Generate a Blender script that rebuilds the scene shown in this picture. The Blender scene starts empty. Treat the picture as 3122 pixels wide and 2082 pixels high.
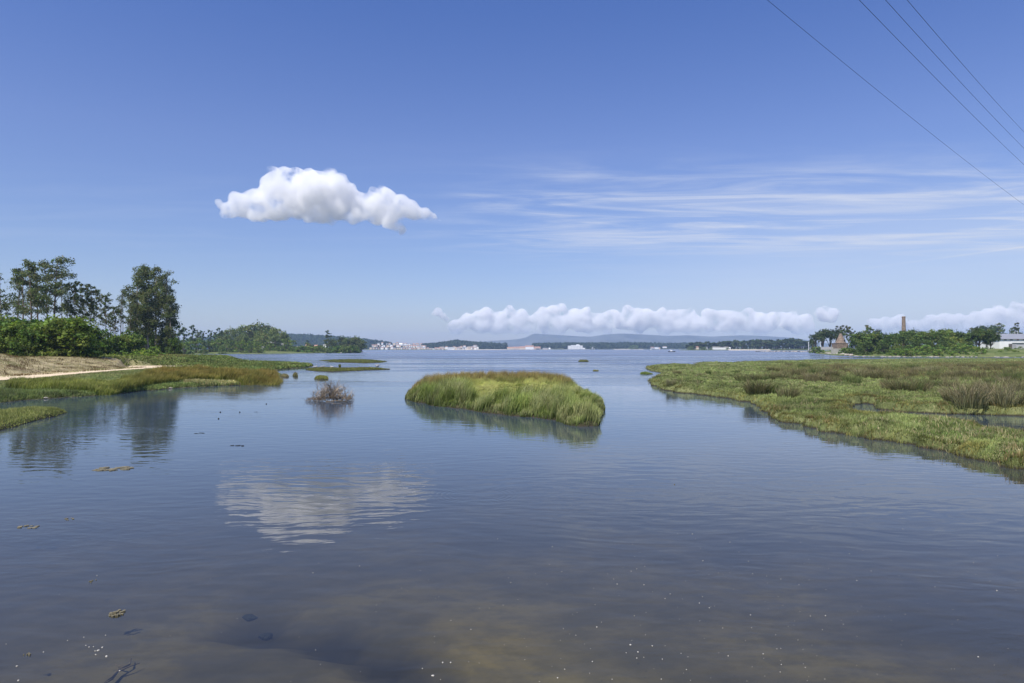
import bpy, bmesh, math, random
import numpy as np
from mathutils import Vector, Matrix

C = bpy.context.scene.collection
SC = bpy.context.scene
R = math.radians

# ------------------------------------------------------------------ camera
F = 3122 * 24.0 / 36.0
CAMZ = 4.0
PITCH = math.atan(22.0 / F)
ROLL = 0.0016
cam_d = bpy.data.cameras.new("camera")
cam_d.lens = 24.0
cam_d.sensor_width = 36.0
cam_d.clip_start = 0.1
cam_d.clip_end = 60000
cam = bpy.data.objects.new("camera", cam_d)
C.objects.link(cam)
ROT = Matrix.Rotation(math.pi / 2 + PITCH, 3, 'X') @ Matrix.Rotation(-ROLL, 3, 'Z')
cam.matrix_world = Matrix.Translation((0, 0, CAMZ)) @ ROT.to_4x4()
SC.camera = cam
RN = np.array(ROT)


def ray(px, py):
    return RN @ np.array([(px - 1561.0) / F, -(py - 1041.0) / F, -1.0])


def P(px, py, z=0.0):
    d = ray(px, py)
    t = (z - CAMZ) / d[2]
    return (d[0] * t, d[1] * t)


def PD(px, py, y):
    d = ray(px, py)
    t = y / d[1]
    return (d[0] * t, y, CAMZ + d[2] * t)


def polyP(pts, z=0.0):
    return [P(a, b, z) for a, b in pts]


# ------------------------------------------------------------------ world, sun, exposure
SUN_EL, SUN_AZ = R(56), R(218)          # azimuth clockwise from +Y (north)
w = bpy.data.worlds.new("World")
SC.world = w
w.use_nodes = True
nt = w.node_tree
nt.nodes.clear()


class NT:
    """tiny helper for building node trees"""
    def __init__(s, tree):
        s.t = tree

    def n(s, typ, **kw):
        nd = s.t.nodes.new(typ)
        for k, v in kw.items():
            if k.startswith('i_'):
                nd.inputs[k[2:].replace('_', ' ')].default_value = v
            else:
                setattr(nd, k, v)
        return nd

    def l(s, a, b):
        s.t.links.new(a, b)

    def val(s, inp, v):
        if isinstance(v, (int, float)):
            inp.default_value = v
        elif isinstance(v, (tuple, list)):
            inp.default_value = v
        else:
            s.l(v, inp)

    def m(s, op, a, b=None, c=None, clamp=False):
        nd = s.n('ShaderNodeMath', operation=op, use_clamp=clamp)
        s.val(nd.inputs[0], a)
        if b is not None:
            s.val(nd.inputs[1], b)
        if c is not None:
            s.val(nd.inputs[2], c)
        return nd.outputs[0]

    def ramp(s, v, stops, interp='LINEAR'):
        nd = s.n('ShaderNodeValToRGB')
        cr = nd.color_ramp
        cr.interpolation = interp
        while len(cr.elements) > 1:
            cr.elements.remove(cr.elements[-1])
        cr.elements[0].position = stops[0][0]
        cr.elements[0].color = tuple(stops[0][1]) + (1,)
        for p, c in stops[1:]:
            e = cr.elements.new(p)
            e.color = tuple(c) + (1,)
        s.l(v, nd.inputs[0])
        return nd.outputs[0]

    def rng(s, v, a, b, c=0.0, d=1.0, smooth=False):
        nd = s.n('ShaderNodeMapRange')
        if smooth:
            nd.interpolation_type = 'SMOOTHSTEP'
        s.l(v, nd.inputs[0])
        for i, x in enumerate((a, b, c, d)):
            nd.inputs[i + 1].default_value = x
        return nd.outputs[0]

    def mix(s, f, a, b, blend='MIX'):
        nd = s.n('ShaderNodeMix', data_type='RGBA', blend_type=blend)
        s.val(nd.inputs[0], f)
        for i, x in ((6, a), (7, b)):
            if isinstance(x, (tuple, list)):
                nd.inputs[i].default_value = tuple(x)[:3] + (1,)
            else:
                s.l(x, nd.inputs[i])
        return nd.outputs[2]

    def noise(s, vec, scale, detail=4, rough=0.5, dist=0.0):
        nd = s.n('ShaderNodeTexNoise')
        nd.inputs['Scale'].default_value = scale
        nd.inputs['Detail'].default_value = detail
        nd.inputs['Roughness'].default_value = rough
        nd.inputs['Distortion'].default_value = dist
        if vec is not None:
            s.l(vec, nd.inputs['Vector'])
        return nd.outputs['Fac']

    def mapping(s, vec, scale=(1, 1, 1), rot=(0, 0, 0), loc=(0, 0, 0)):
        nd = s.n('ShaderNodeMapping')
        s.l(vec, nd.inputs[0])
        nd.inputs['Scale'].default_value = scale
        nd.inputs['Rotation'].default_value = rot
        nd.inputs['Location'].default_value = loc
        return nd.outputs[0]


W = NT(nt)
sky = W.n('ShaderNodeTexSky', sky_type='NISHITA', sun_disc=False, sun_elevation=SUN_EL, sun_rotation=SUN_AZ)
sky.altitude = 0
sky.air_density = 1.0
sky.dust_density = 0.6
sky.ozone_density = 3.0
# thin high cirrus, laid out on a plane at cirrus height (direction / elevation)
geo = W.n('ShaderNodeTexCoord')
sep = W.n('ShaderNodeSeparateXYZ')
W.l(geo.outputs['Generated'], sep.inputs[0])
zc = W.m('MAXIMUM', sep.outputs[2], 0.03)
cx = W.m('DIVIDE', sep.outputs[0], zc)
cy = W.m('DIVIDE', sep.outputs[1], zc)
comb = W.n('ShaderNodeCombineXYZ')
W.l(cx, comb.inputs[0])
W.l(cy, comb.inputs[1])
plane = comb.outputs[0]
wisp = W.noise(W.mapping(plane, (0.40, 1.25, 1), (0, 0, R(-9)), (3.1, 1.7, 0)), 1.35, 9, 0.60, 0.9)
fine = W.noise(W.mapping(plane, (0.5, 2.6, 1), (0, 0, R(-14)), (8.1, 0.7, 0)), 3.0, 6, 0.6, 0.7)
band = W.m('MULTIPLY', W.rng(cy, 3.1, 4.6, 0, 1, True), W.rng(cy, 5.6, 8.2, 1, 0.12, True))
side = W.rng(cx, -1.1, 0.9, 0.10, 1.0, True)
amt = W.m('MULTIPLY', W.m('MULTIPLY', band, side), W.rng(wisp, 0.40, 0.68, 0, 1, True))
amt = W.m('MULTIPLY', amt, W.rng(fine, 0.25, 0.7, 0.45, 1.0))
veil = W.m('MULTIPLY', W.m('MULTIPLY', W.rng(cy, 3.0, 5.5, 0, 1, True), W.rng(cx, -0.2, 4.0, 0.0, 1.0, True)), 0.30)
amt = W.m('ADD', W.m('MULTIPLY', amt, 0.85), veil, clamp=True)
# one old vapour trail, low on the right
tr = W.m('ADD', W.m('MULTIPLY', cx, 2.69), cy)
trail = W.m('MULTIPLY', W.rng(W.m('ABSOLUTE', W.m('SUBTRACT', tr, 20.4)), 0.0, 0.33, 1, 0, True), W.m('MULTIPLY', W.rng(cx, 4.2, 5.1, 0, 0.42), W.rng(wisp, .3, .55, .4, 1)))
amt = W.m('ADD', amt, trail, clamp=True)
grade = W.ramp(sep.outputs[2], [(0.0, (.78, .76, .93)), (.12, (.76, .75, .94)), (.28, (.77, .765, 1.03)), (.45, (.56, .68, 1.07)), (.8, (.50, .62, 1.0))])
tinted = W.mix(1.0, sky.outputs[0], grade, 'MULTIPLY')
skycol = W.mix(amt, tinted, (4.9, 5.3, 6.3))
bg = W.n('ShaderNodeBackground')
bg.inputs['Strength'].default_value = 0.10
W.l(skycol, bg.inputs[0])
wo = W.n('ShaderNodeOutputWorld')
W.l(bg.outputs[0], wo.inputs[0])

sd = bpy.data.lights.new("sun", 'SUN')
sd.energy = 4.5
sd.angle = R(0.5)
sd.color = (1.0, 0.95, 0.87)
sun = bpy.data.objects.new("sun", sd)
C.objects.link(sun)
SUNV = Vector((math.sin(SUN_AZ) * math.cos(SUN_EL), math.cos(SUN_AZ) * math.cos(SUN_EL), math.sin(SUN_EL)))
sun.rotation_euler = SUNV.to_track_quat('Z', 'Y').to_euler()
sun.location = (0, 0, 50)

SC.view_settings.view_transform = 'Standard'
SC.view_settings.look = 'None'
SC.view_settings.exposure = 0.45
SC.view_settings.gamma = 1.0
SC.view_settings.use_curve_mapping = False
cy_ = SC.cycles
cy_.max_bounces = 12
cy_.diffuse_bounces = 3
cy_.glossy_bounces = 3
cy_.transmission_bounces = 3
cy_.transparent_max_bounces = 8
cy_.volume_bounces = 8
cy_.caustics_reflective = False
cy_.caustics_refractive = False
cy_.use_adaptive_sampling = False

# ------------------------------------------------------------------ helpers
rs = np.random.RandomState


def tag(o, label=None, cat=None, group=None, kind=None):
    if label:
        o["label"] = label
    if cat:
        o["category"] = cat
    if group:
        o["group"] = group
    if kind:
        o["kind"] = kind
    return o


def empty(name, loc=(0, 0, 0), rz=0.0, s=1.0):
    o = bpy.data.objects.new(name, None)
    C.objects.link(o)
    o.location = loc
    o.rotation_euler = (0, 0, rz)
    o.scale = (s, s, s) if isinstance(s, (int, float)) else s
    o.empty_display_size = 0.2
    return o


def mk(name, V, Fa, mat, parent=None, col=None, smooth=False):
    V = np.asarray(V, dtype=np.float32)
    me = bpy.data.meshes.new(name)
    if isinstance(Fa, np.ndarray):
        n, k = Fa.shape
        me.vertices.add(len(V))
        me.vertices.foreach_set("co", V.ravel())
        me.loops.add(n * k)
        me.loops.foreach_set("vertex_index", Fa.astype(np.int32).ravel())
        me.polygons.add(n)
        me.polygons.foreach_set("loop_start", np.arange(0, n * k, k, dtype=np.int32))
        me.update(calc_edges=True)
    else:
        me.from_pydata([tuple(map(float, v)) for v in V], [], [tuple(map(int, f)) for f in Fa])
        me.update()
    if smooth:
        me.polygons.foreach_set("use_smooth", np.ones(len(me.polygons), dtype=bool))
    if col is not None:
        a = me.color_attributes.new("tint", 'FLOAT_COLOR', 'POINT')
        c4 = np.ones((len(V), 4), dtype=np.float32)
        c4[:, :3] = col
        a.data.foreach_set("color", c4.ravel())
    me.materials.append(mat)
    o = bpy.data.objects.new(name, me)
    C.objects.link(o)
    if parent:
        o.parent = parent
    return o


def copy_tree(o, parent=None):
    c = o.copy()
    C.objects.link(c)
    if parent:
        c.parent = parent
    for ch in list(o.children):
        if ch.name in bpy.context.scene.objects or True:
            copy_tree(ch, c)
    return c


class G:
    """gathers simple shapes into one mesh"""
    def __init__(s):
        s.v, s.f = [], []

    def add(s, V, Fs):
        b = len(s.v)
        s.v += [tuple(v) for v in V]
        s.f += [tuple(i + b for i in f) for f in Fs]
        return s

    def box(s, x0, x1, y0, y1, z0, z1):
        V = [(x0, y0, z0), (x1, y0, z0), (x1, y1, z0), (x0, y1, z0), (x0, y0, z1), (x1, y0, z1), (x1, y1, z1), (x0, y1, z1)]
        return s.add(V, [(0, 3, 2, 1), (4, 5, 6, 7), (0, 1, 5, 4), (1, 2, 6, 5), (2, 3, 7, 6), (3, 0, 4, 7)])

    def tube(s, pts, rad, k=6, cap=True):
        pts = [Vector(p) for p in pts]
        n = len(pts)
        V = []
        for i, p in enumerate(pts):
            t = (pts[min(i + 1, n - 1)] - pts[max(i - 1, 0)])
            if t.length < 1e-6:
                t = Vector((0, 0, 1))
            t.normalize()
            a = t.cross(Vector((0.13, 0.99, 0.05)))
            if a.length < 0.1:
                a = t.cross(Vector((1, 0, 0)))
            a.normalize()
            b = t.cross(a)
            r = rad[i] if isinstance(rad, (list, tuple)) else rad
            for j in range(k):
                an = 2 * math.pi * j / k
                V.append(p + a * math.cos(an) * r + b * math.sin(an) * r)
        Fs = []
        for i in range(n - 1):
            for j in range(k):
                j2 = (j + 1) % k
                Fs.append((i * k + j, i * k + j2, (i + 1) * k + j2, (i + 1) * k + j))
        if cap:
            Fs.append(tuple(range(k - 1, -1, -1)))
            Fs.append(tuple((n - 1) * k + j for j in range(k)))
        return s.add(V, Fs)

    def lathe(s, prof, k=20, c=(0, 0)):
        V = []
        for r, z in prof:
            for j in range(k):
                a = 2 * math.pi * j / k
                V.append((c[0] + r * math.cos(a), c[1] + r * math.sin(a), z))
        Fs = []
        n = len(prof)
        for i in range(n - 1):
            for j in range(k):
                j2 = (j + 1) % k
                Fs.append((i * k + j, i * k + j2, (i + 1) * k + j2, (i + 1) * k + j))
        Fs.append(tuple((n - 1) * k + j for j in range(k)))
        return s.add(V, Fs)

    def build(s, name, mat, parent=None, smooth=False):
        return mk(name, np.array(s.v), s.f, mat, parent, smooth=smooth)


def new_mat(name):
    m = bpy.data.materials.new(name)
    m.use_nodes = True
    m.node_tree.nodes.clear()
    n = NT(m.node_tree)
    out = n.n('ShaderNodeOutputMaterial')
    return m, n, out


def plain(name, col, rough=0.7, var=0.15, scale=3.0, bump=0.0, metallic=0.0):
    m, n, out = new_mat(name)
    p = n.n('ShaderNodeBsdfPrincipled')
    tc = n.n('ShaderNodeTexCoord')
    f = n.noise(tc.outputs['Object'], scale, 5, 0.6)
    lo = tuple(c * (1 - var) for c in col)
    hi = tuple(min(1, c * (1 + var)) for c in col)
    n.l(n.mix(n.rng(f, 0.3, 0.7), lo, hi), p.inputs['Base Color'])
    p.inputs['Roughness'].default_value = rough
    p.inputs['Metallic'].default_value = metallic
    p.inputs['Specular IOR Level'].default_value = 0.3
    if bump:
        b = n.n('ShaderNodeBump')
        b.inputs['Strength'].default_value = 1.0
        b.inputs['Distance'].default_value = bump
        n.l(f, b.inputs['Height'])
        n.l(b.outputs[0], p.inputs['Normal'])
    n.l(p.outputs[0], out.inputs[0])
    return m


def leaf_mat(name, trans=0.3, gain=1.0):
    """blades and leaves: base colour comes from the plant's own tint attribute"""
    m, n, out = new_mat(name)
    at = n.n('ShaderNodeAttribute', attribute_name='tint')
    col = n.mix(1.0, at.outputs['Color'], (gain, gain, gain), 'MULTIPLY')
    d = n.n('ShaderNodeBsdfPrincipled')
    d.inputs['Roughness'].default_value = 0.62
    d.inputs['Specular IOR Level'].default_value = 0.1
    n.l(col, d.inputs['Base Color'])
    t = n.n('ShaderNodeBsdfTranslucent')
    n.l(n.mix(1.0, col, (1.1, 1.25, 0.6), 'MULTIPLY'), t.inputs[0])
    mx = n.n('ShaderNodeMixShader')
    mx.inputs[0].default_value = trans
    n.l(d.outputs[0], mx.inputs[1])
    n.l(t.outputs[0], mx.inputs[2])
    n.l(mx.outputs[0], out.inputs[0])
    return m


M = {}
M['leaf'] = leaf_mat('foliage', .38)
M['blade'] = leaf_mat('grass_blade', 0.3, 1.25)
M['bark'] = plain('bark', (0.16, 0.12, 0.09), 0.85, 0.35, 2.5)
M['bark_pale'] = plain('pale_bark', (0.42, 0.34, 0.27), 0.8, 0.3, 1.2)
M['twig'] = plain('dead_twig', (0.15, 0.115, 0.075), 0.85, 0.4, 6)
M['twig_pale'] = plain('bleached_twig', (0.42, 0.35, 0.27), 0.85, 0.25, 6)
M['white'] = plain('white_wall', (0.78, 0.78, 0.76), 0.7, 0.05, 0.5)
M['cream'] = plain('cream_wall', (0.62, 0.52, 0.40), 0.7, 0.08, 0.5)
M['pink'] = plain('pink_wall', (0.52, 0.42, 0.36), 0.7, 0.08, 0.5)
M['grey'] = plain('grey_wall', (0.42, 0.42, 0.43), 0.7, 0.08, 0.5)
M['roof_red'] = plain('clay_tile', (0.36, 0.21, 0.155), 0.8, 0.2, 1.0)
M['roof_grey'] = plain('grey_sheet_roof', (0.23, 0.24, 0.27), 0.55, 0.08, 0.4)
M['glass'] = plain('dark_window', (0.03, 0.035, 0.045), 0.25, 0.2, 3)
M['redpaint'] = plain('red_shutter', (0.30, 0.07, 0.07), 0.5, 0.1, 3)
M['rock'] = plain('rock', (0.36, 0.32, 0.27), 0.85, 0.4, 1.1, 0.08)
M['rock_dark'] = plain('wet_rock', (0.12, 0.11, 0.10), 0.7, 0.4, 1.1, 0.08)
M['shell'] = plain('shell', (0.42, 0.40, 0.36), 0.5, 0.15, 20)
M['cable'] = plain('cable', (0.05, 0.07, 0.15), 0.5, 0.1, 3)
M['metal_white'] = plain('white_pole', (0.75, 0.75, 0.75), 0.5, 0.05, 1)
M['concrete'] = plain('concrete', (0.36, 0.35, 0.31), 0.8, 0.15, 0.6)
M['algae'] = plain('dry_algae', (0.17, 0.15, 0.095), 0.8, 0.45, 9, 0.01)
M['weed'] = plain('dark_weed', (0.012, 0.014, 0.014), 0.8, 0.4, 9)


def brick_mat():
    m, n, out = new_mat('old_brick')
    p = n.n('ShaderNodeBsdfPrincipled')
    tc = n.n('ShaderNodeTexCoord')
    sp = n.n('ShaderNodeSeparateXYZ')
    n.l(tc.outputs['Object'], sp.inputs[0])
    f = n.noise(tc.outputs['Object'], 1.3, 5, 0.65)
    course = n.m('FRACT', n.m('MULTIPLY', sp.outputs[2], 0.83))
    line = n.rng(course, 0.0, 0.12, 0.6, 1.0)
    c = n.ramp(f, [(0.3, (0.11, 0.08, 0.058)), (0.5, (0.20, 0.145, 0.105)), (0.68, (0.29, 0.235, 0.175))])
    n.l(n.mix(1.0, c, line, 'MULTIPLY'), p.inputs['Base Color'])
    p.inputs['Roughness'].default_value = 0.9
    n.l(p.outputs[0], out.inputs[0])
    return m


M['brick'] = brick_mat()

# ---- numpy noise (value noise, for terrain)
_g = rs(7).rand(256, 256)


def vnoise(x, y):
    x = np.asarray(x, float)
    y = np.asarray(y, float)
    xi = np.floor(x).astype(int)
    yi = np.floor(y).astype(int)
    fx = x - xi
    fy = y - yi
    fx = fx * fx * (3 - 2 * fx)
    fy = fy * fy * (3 - 2 * fy)
    a = _g[xi & 255, yi & 255]
    b = _g[(xi + 1) & 255, yi & 255]
    c = _g[xi & 255, (yi + 1) & 255]
    d = _g[(xi + 1) & 255, (yi + 1) & 255]
    return (a * (1 - fx) + b * fx) * (1 - fy) + (c * (1 - fx) + d * fx) * fy


def fbm(x, y, o=4):
    s, a, t = 0, 1, 0
    for i in range(o):
        s = s + a * vnoise(x * 2 ** i + 17.3 * i, y * 2 ** i + 5.1 * i)
        t += a
        a *= 0.5
    return s / t


def S(t):
    t = np.clip(t, 0, 1)
    return t * t * (3 - 2 * t)


def sdist(poly, x, y):
    """signed distance to polygon, positive inside"""
    x = np.asarray(x, float)
    y = np.asarray(y, float)
    best = np.full(x.shape, 1e18)
    ins = np.zeros(x.shape, bool)
    n = len(poly)
    for i in range(n):
        x0, y0 = poly[i]
        x1, y1 = poly[(i + 1) % n]
        dx, dy = x1 - x0, y1 - y0
        L = dx * dx + dy * dy + 1e-12
        t = np.clip(((x - x0) * dx + (y - y0) * dy) / L, 0, 1)
        d = (x - x0 - t * dx) ** 2 + (y - y0 - t * dy) ** 2
        best = np.minimum(best, d)
        cond = ((y0 > y) != (y1 > y))
        xi = (x1 - x0) * (y - y0) / (y1 - y0 + 1e-12) + x0
        ins ^= cond & (x < xi)
    d = np.sqrt(best)
    return np.where(ins, d, -d)


def land(name, hf, y0, y1, ny, t0, t1, nx, mat, cut=-0.45, smooth=True):
    ys = y0 * (y1 / y0) ** (np.arange(ny) / (ny - 1.0))
    ts = np.linspace(t0, t1, nx)
    Y, T = np.meshgrid(ys, ts, indexing='ij')
    X = T * Y
    Z = hf(X, Y)
    V = np.stack([X, Y, Z], -1).reshape(-1, 3)
    idx = np.arange(ny * nx).reshape(ny, nx)
    Fq = np.stack([idx[:-1, :-1], idx[:-1, 1:], idx[1:, 1:], idx[1:, :-1]], -1).reshape(-1, 4)
    keep = (V[Fq, 2].max(1) > cut)
    Fq = Fq[keep]
    used = np.unique(Fq)
    rem = np.full(len(V), -1)
    rem[used] = np.arange(len(used))
    return mk(name, V[used], rem[Fq], mat, smooth=smooth)


def scatter(poly, n, seed, clump=0.0, cs=1.0):
    """random points in a polygon (optionally clumped by noise)"""
    r = rs(seed)
    p = np.array(poly)
    lo, hi = p.min(0), p.max(0)
    out = []
    tot = 0
    for _ in range(200):
        q = lo + (hi - lo) * r.rand(n * 2, 2)
        ok = sdist(poly, q[:, 0], q[:, 1]) > 0
        if clump:
            nz = fbm(q[:, 0] / cs + 31, q[:, 1] / cs + 77, 3)
            ok &= (nz > clump * r.rand(len(q)) + 0.15)
        q = q[ok]
        out.append(q)
        tot += len(q)
        if tot >= n:
            break
    return np.concatenate(out)[:n]


def blades(name, xyz, h, w, lean, az, cb, ct, mat, parent=None, spread=None):
    """bent grass blades; xyz (n,3), h,w,lean,az (n,), cb/ct (n,3) base and tip colour"""
    n = len(xyz)
    h = np.broadcast_to(h, (n,))
    w = np.broadcast_to(w, (n,))
    lean = np.broadcast_to(lean, (n,))
    r = rs(n)
    sa = r.rand(n) * math.pi * 2
    side = np.stack([np.cos(sa), np.sin(sa), 0 * sa], -1) * (w * 0.5)[:, None]
    dirv = np.stack([np.cos(az), np.sin(az), 0 * az], -1)
    b = xyz
    mid = b + dirv * (h * lean * 0.35)[:, None]
    mid[:, 2] += h * 0.55 * np.sqrt(np.maximum(0.05, 1 - (0.35 * lean) ** 2))
    tip = b + dirv * (h * lean)[:, None]
    tip[:, 2] += h * np.sqrt(np.maximum(0.02, 1 - np.minimum(lean, 1) ** 2))
    V = np.stack([b - side, b + side, mid - side * 0.75, mid + side * 0.75, tip], 1).reshape(-1, 3)
    k = np.arange(n)[:, None] * 5
    Fq = np.concatenate([k + np.array([[0, 1, 3]]), k + np.array([[0, 3, 2]]), k + np.array([[2, 3, 4]])], 0)
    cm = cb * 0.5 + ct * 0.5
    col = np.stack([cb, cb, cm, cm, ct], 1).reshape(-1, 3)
    return mk(name, V, Fq, mat, parent, col=col)


def jit(c, n, r, a=0.2, hue=0.08):
    c = np.array(c, float)[None, :] * (1 + a * (r.rand(n, 1) * 2 - 1)) * (1 + hue * (r.rand(n, 3) * 2 - 1))
    return np.clip(c, 0, 1)


# ------------------------------------------------------------------ water and bed
def water_mat():
    m, n, out = new_mat('water')
    g = n.n('ShaderNodeNewGeometry')
    pos = g.outputs['Position']
    sp = n.n('ShaderNodeSeparateXYZ')
    n.l(pos, sp.inputs[0])
    Y = sp.outputs[1]
    warp = n.n('ShaderNodeVectorMath', operation='ADD')
    nz = n.n('ShaderNodeTexNoise')
    nz.inputs['Scale'].default_value = 0.16
    nz.inputs['Detail'].default_value = 2
    n.l(pos, nz.inputs['Vector'])
    sc = n.n('ShaderNodeVectorMath', operation='SCALE')
    n.l(nz.outputs['Color'], sc.inputs[0])
    sc.inputs['Scale'].default_value = 2.2
    n.l(pos, warp.inputs[0])
    n.l(sc.outputs[0], warp.inputs[1])
    wp = warp.outputs[0]
    # ripples: three wave lengths, crests roughly across the channel
    r1 = n.noise(n.mapping(wp, (1.15, 2.5, 1), (0, 0, R(9))), 0.95, 1, 0.35, 0.25)
    r2 = n.noise(n.mapping(wp, (3.6, 7.0, 1), (0, 0, R(-12))), 0.9, 2, 0.5, 0.2)
    r3 = n.noise(n.mapping(pos, (0.25, 0.9, 1), (0, 0, R(5))), 0.8, 3, 0.55)
    # wind patches and slicks
    patch = n.noise(n.mapping(pos, (0.012, 0.045, 1), (0, 0, R(-4)), (4.3, 2.2, 0)), 1.0, 5, 0.62, 0.6)
    wind = n.rng(patch, 0.44, 0.60, 0.0, 1.0, True)
    small = n.noise(n.mapping(pos, (0.07, 0.16, 1), (0, 0, R(12)), (1.3, 7.2, 0)), 1.0, 4, 0.6)
    windn = n.rng(small, 0.50, 0.66, 0.0, 1.0, True)
    far = n.rng(Y, 50, 160, 0, 1, True)
    mid = n.rng(Y, 22, 60, 0, 1, True)
    vfar = n.rng(Y, 250, 900, 0, 1, True)
    h = n.m('ADD', n.m('MULTIPLY', r1, 0.0085), n.m('MULTIPLY', r2, n.m('ADD', 0.0008, n.m('MULTIPLY', windn, 0.0048))))
    h = n.m('ADD', h, n.m('MULTIPLY', r3, n.m('MULTIPLY', mid, n.m('ADD', 0.004, n.m('MULTIPLY', wind, 0.02)))))
    big = n.noise(n.mapping(pos, (0.0011, 0.0046, 1), (0, 0, R(3)), (2.2, 5.1, 0)), 1.0, 5, 0.65, 0.5)
    wind = n.m('MAXIMUM', n.m('MULTIPLY', wind, n.rng(Y, 300, 900, 1, .3)), n.m('MULTIPLY', n.rng(big, .47, .58, 0, 1, True), n.rng(Y, 150, 400, 0, 1, True)))
    r4 = n.noise(n.mapping(pos, (0.06, 0.22, 1)), 1.0, 3, 0.55)
    h = n.m('ADD', h, n.m('MULTIPLY', r4, n.m('MULTIPLY', far, n.m('ADD', 0.05, n.m('MULTIPLY', wind, 0.30)))))
    # a ring where a fish broke the surface
    cxr, cyr = P(1455, 1508)
    vs = n.n('ShaderNodeVectorMath', operation='DISTANCE')
    n.l(pos, vs.inputs[0])
    vs.inputs[1].default_value = (cxr, cyr, 0)
    dist = vs.outputs['Value']
    ring = n.m('MULTIPLY', n.m('SINE', n.m('MULTIPLY', dist, 42.0)),
               n.m('MULTIPLY', n.rng(dist, 0.55, 0.8, 0, 1, True), n.rng(dist, 0.95, 1.35, 1, 0, True)))
    h = n.m('ADD', h, n.m('MULTIPLY', ring, 0.0009))
    b = n.n('ShaderNodeBump')
    b.inputs['Strength'].default_value = 1.0
    b.inputs['Distance'].default_value = 1.0
    n.l(h, b.inputs['Height'])
    fr = n.n('ShaderNodeFresnel')
    fr.inputs['IOR'].default_value = 1.45
    n.l(b.outputs[0], fr.inputs['Normal'])
    gl = n.n('ShaderNodeBsdfGlossy')
    gl.inputs['Color'].default_value = (0.97, 0.98, 1, 1)
    rough = n.m('ADD', n.m('MULTIPLY', mid, 0.04), n.m('MULTIPLY', n.m('MULTIPLY', wind, far), 0.34))
    rough = n.m('ADD', n.m('ADD', rough, 0.012), n.m('MULTIPLY', vfar, 0.16))
    n.l(rough, gl.inputs['Roughness'])
    n.l(b.outputs[0], gl.inputs['Normal'])
    tr = n.n('ShaderNodeBsdfTransparent')
    tr.inputs[0].default_value = (0.80, 0.82, 0.70, 1)
    df = n.n('ShaderNodeBsdfDiffuse')
    n.l(n.ramp(n.rng(Y, 7, 45), [(0, (.056, .054, .038)), (.25, (.058, .062, .053)), (1, (.040, .064, .098))]), df.inputs[0])
    under = n.n('ShaderNodeMixShader')
    n.l(n.rng(Y, 8, 28, 0.14, 0.95), under.inputs[0])
    n.l(tr.outputs[0], under.inputs[1])
    n.l(df.outputs[0], under.inputs[2])
    mx = n.n('ShaderNodeMixShader')
    choppy = n.m('MULTIPLY', far, n.m('MAXIMUM', n.m('MULTIPLY', wind, .5), n.m('MULTIPLY', vfar, .3)))
    n.l(n.m('MULTIPLY', fr.outputs[0], n.m('SUBTRACT', 1.0, choppy)), mx.inputs[0])
    n.l(under.outputs[0], mx.inputs[1])
    n.l(gl.outputs[0], mx.inputs[2])
    n.l(mx.outputs[0], out.inputs[0])
    return m


M['water'] = water_mat()
tag(mk('water', [(-7900, -90, 0), (7900, -90, 0), (7900, 7900, 0), (-7900, 7900, 0)], [(0, 1, 2, 3)], M['water']), kind='structure')


def bed_mat():
    m, n, out = new_mat('silt')
    g = n.n('ShaderNodeNewGeometry')
    pos = g.outputs['Position']
    a = n.noise(pos, 0.33, 5, 0.6, 0.4)
    b = n.noise(n.mapping(pos, (1, 1.6, 1)), 1.7, 6, 0.65)
    c = n.noise(pos, 9, 4, 0.7)
    col = n.ramp(a, [(0.35, (0.10, 0.088, 0.072)), (0.5, (0.20, 0.165, 0.118)), (0.62, (0.28, 0.225, 0.13))])
    col = n.mix(n.rng(b, 0.42, 0.62, 0, 0.55), col, (0.10, 0.09, 0.078))
    col = n.mix(n.rng(c, 0.55, 0.75, 0, 0.5), col, (0.16, 0.14, 0.11))
    at = n.n('ShaderNodeAttribute', attribute_name='tint')
    col = n.mix(1.0, col, at.outputs['Color'], 'MULTIPLY')
    p = n.n('ShaderNodeBsdfPrincipled')
    p.inputs['Roughness'].default_value = 0.95
    n.l(col, p.inputs['Base Color'])
    n.l(p.outputs[0], out.inputs[0])
    return m


M['bed'] = bed_mat()
# near bed: a fine sheet, with a winding band sunk lower and tinted much darker
sunk_band = [P(820, 1840), P(980, 1862), P(1130, 1905), P(1270, 1985), P(1400, 2075), P(1560, 2160)]
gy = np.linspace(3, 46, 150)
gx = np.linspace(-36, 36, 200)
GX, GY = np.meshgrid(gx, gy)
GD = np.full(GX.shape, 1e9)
for (xa, ya), (xb, yb) in zip(sunk_band[:-1], sunk_band[1:]):
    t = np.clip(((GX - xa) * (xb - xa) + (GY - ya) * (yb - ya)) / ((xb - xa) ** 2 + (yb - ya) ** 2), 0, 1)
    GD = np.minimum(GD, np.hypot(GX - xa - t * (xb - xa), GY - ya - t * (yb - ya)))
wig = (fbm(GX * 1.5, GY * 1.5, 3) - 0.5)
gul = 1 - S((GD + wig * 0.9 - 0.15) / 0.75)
sand = S((1.5 - np.hypot((GX - P(1400, 1900)[0]) / 1.6, (GY - P(1400, 1900)[1]) / 1.0)) / 1.2)
GZ = -0.32 - 0.05 * fbm(GX * 0.6, GY * 0.6, 3) - 0.9 * S((GY - 9) / 22) - 0.28 * gul
tint = np.ones(GX.shape + (3,))
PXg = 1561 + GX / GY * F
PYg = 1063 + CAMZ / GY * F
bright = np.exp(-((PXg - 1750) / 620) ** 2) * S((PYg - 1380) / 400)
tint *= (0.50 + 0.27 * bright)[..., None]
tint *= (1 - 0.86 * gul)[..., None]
tint *= 1 + (np.array([1.35, 1.25, 0.75]) - 1) * (sand * (1 - gul))[..., None]
idx = np.arange(GX.size).reshape(GX.shape)
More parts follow.
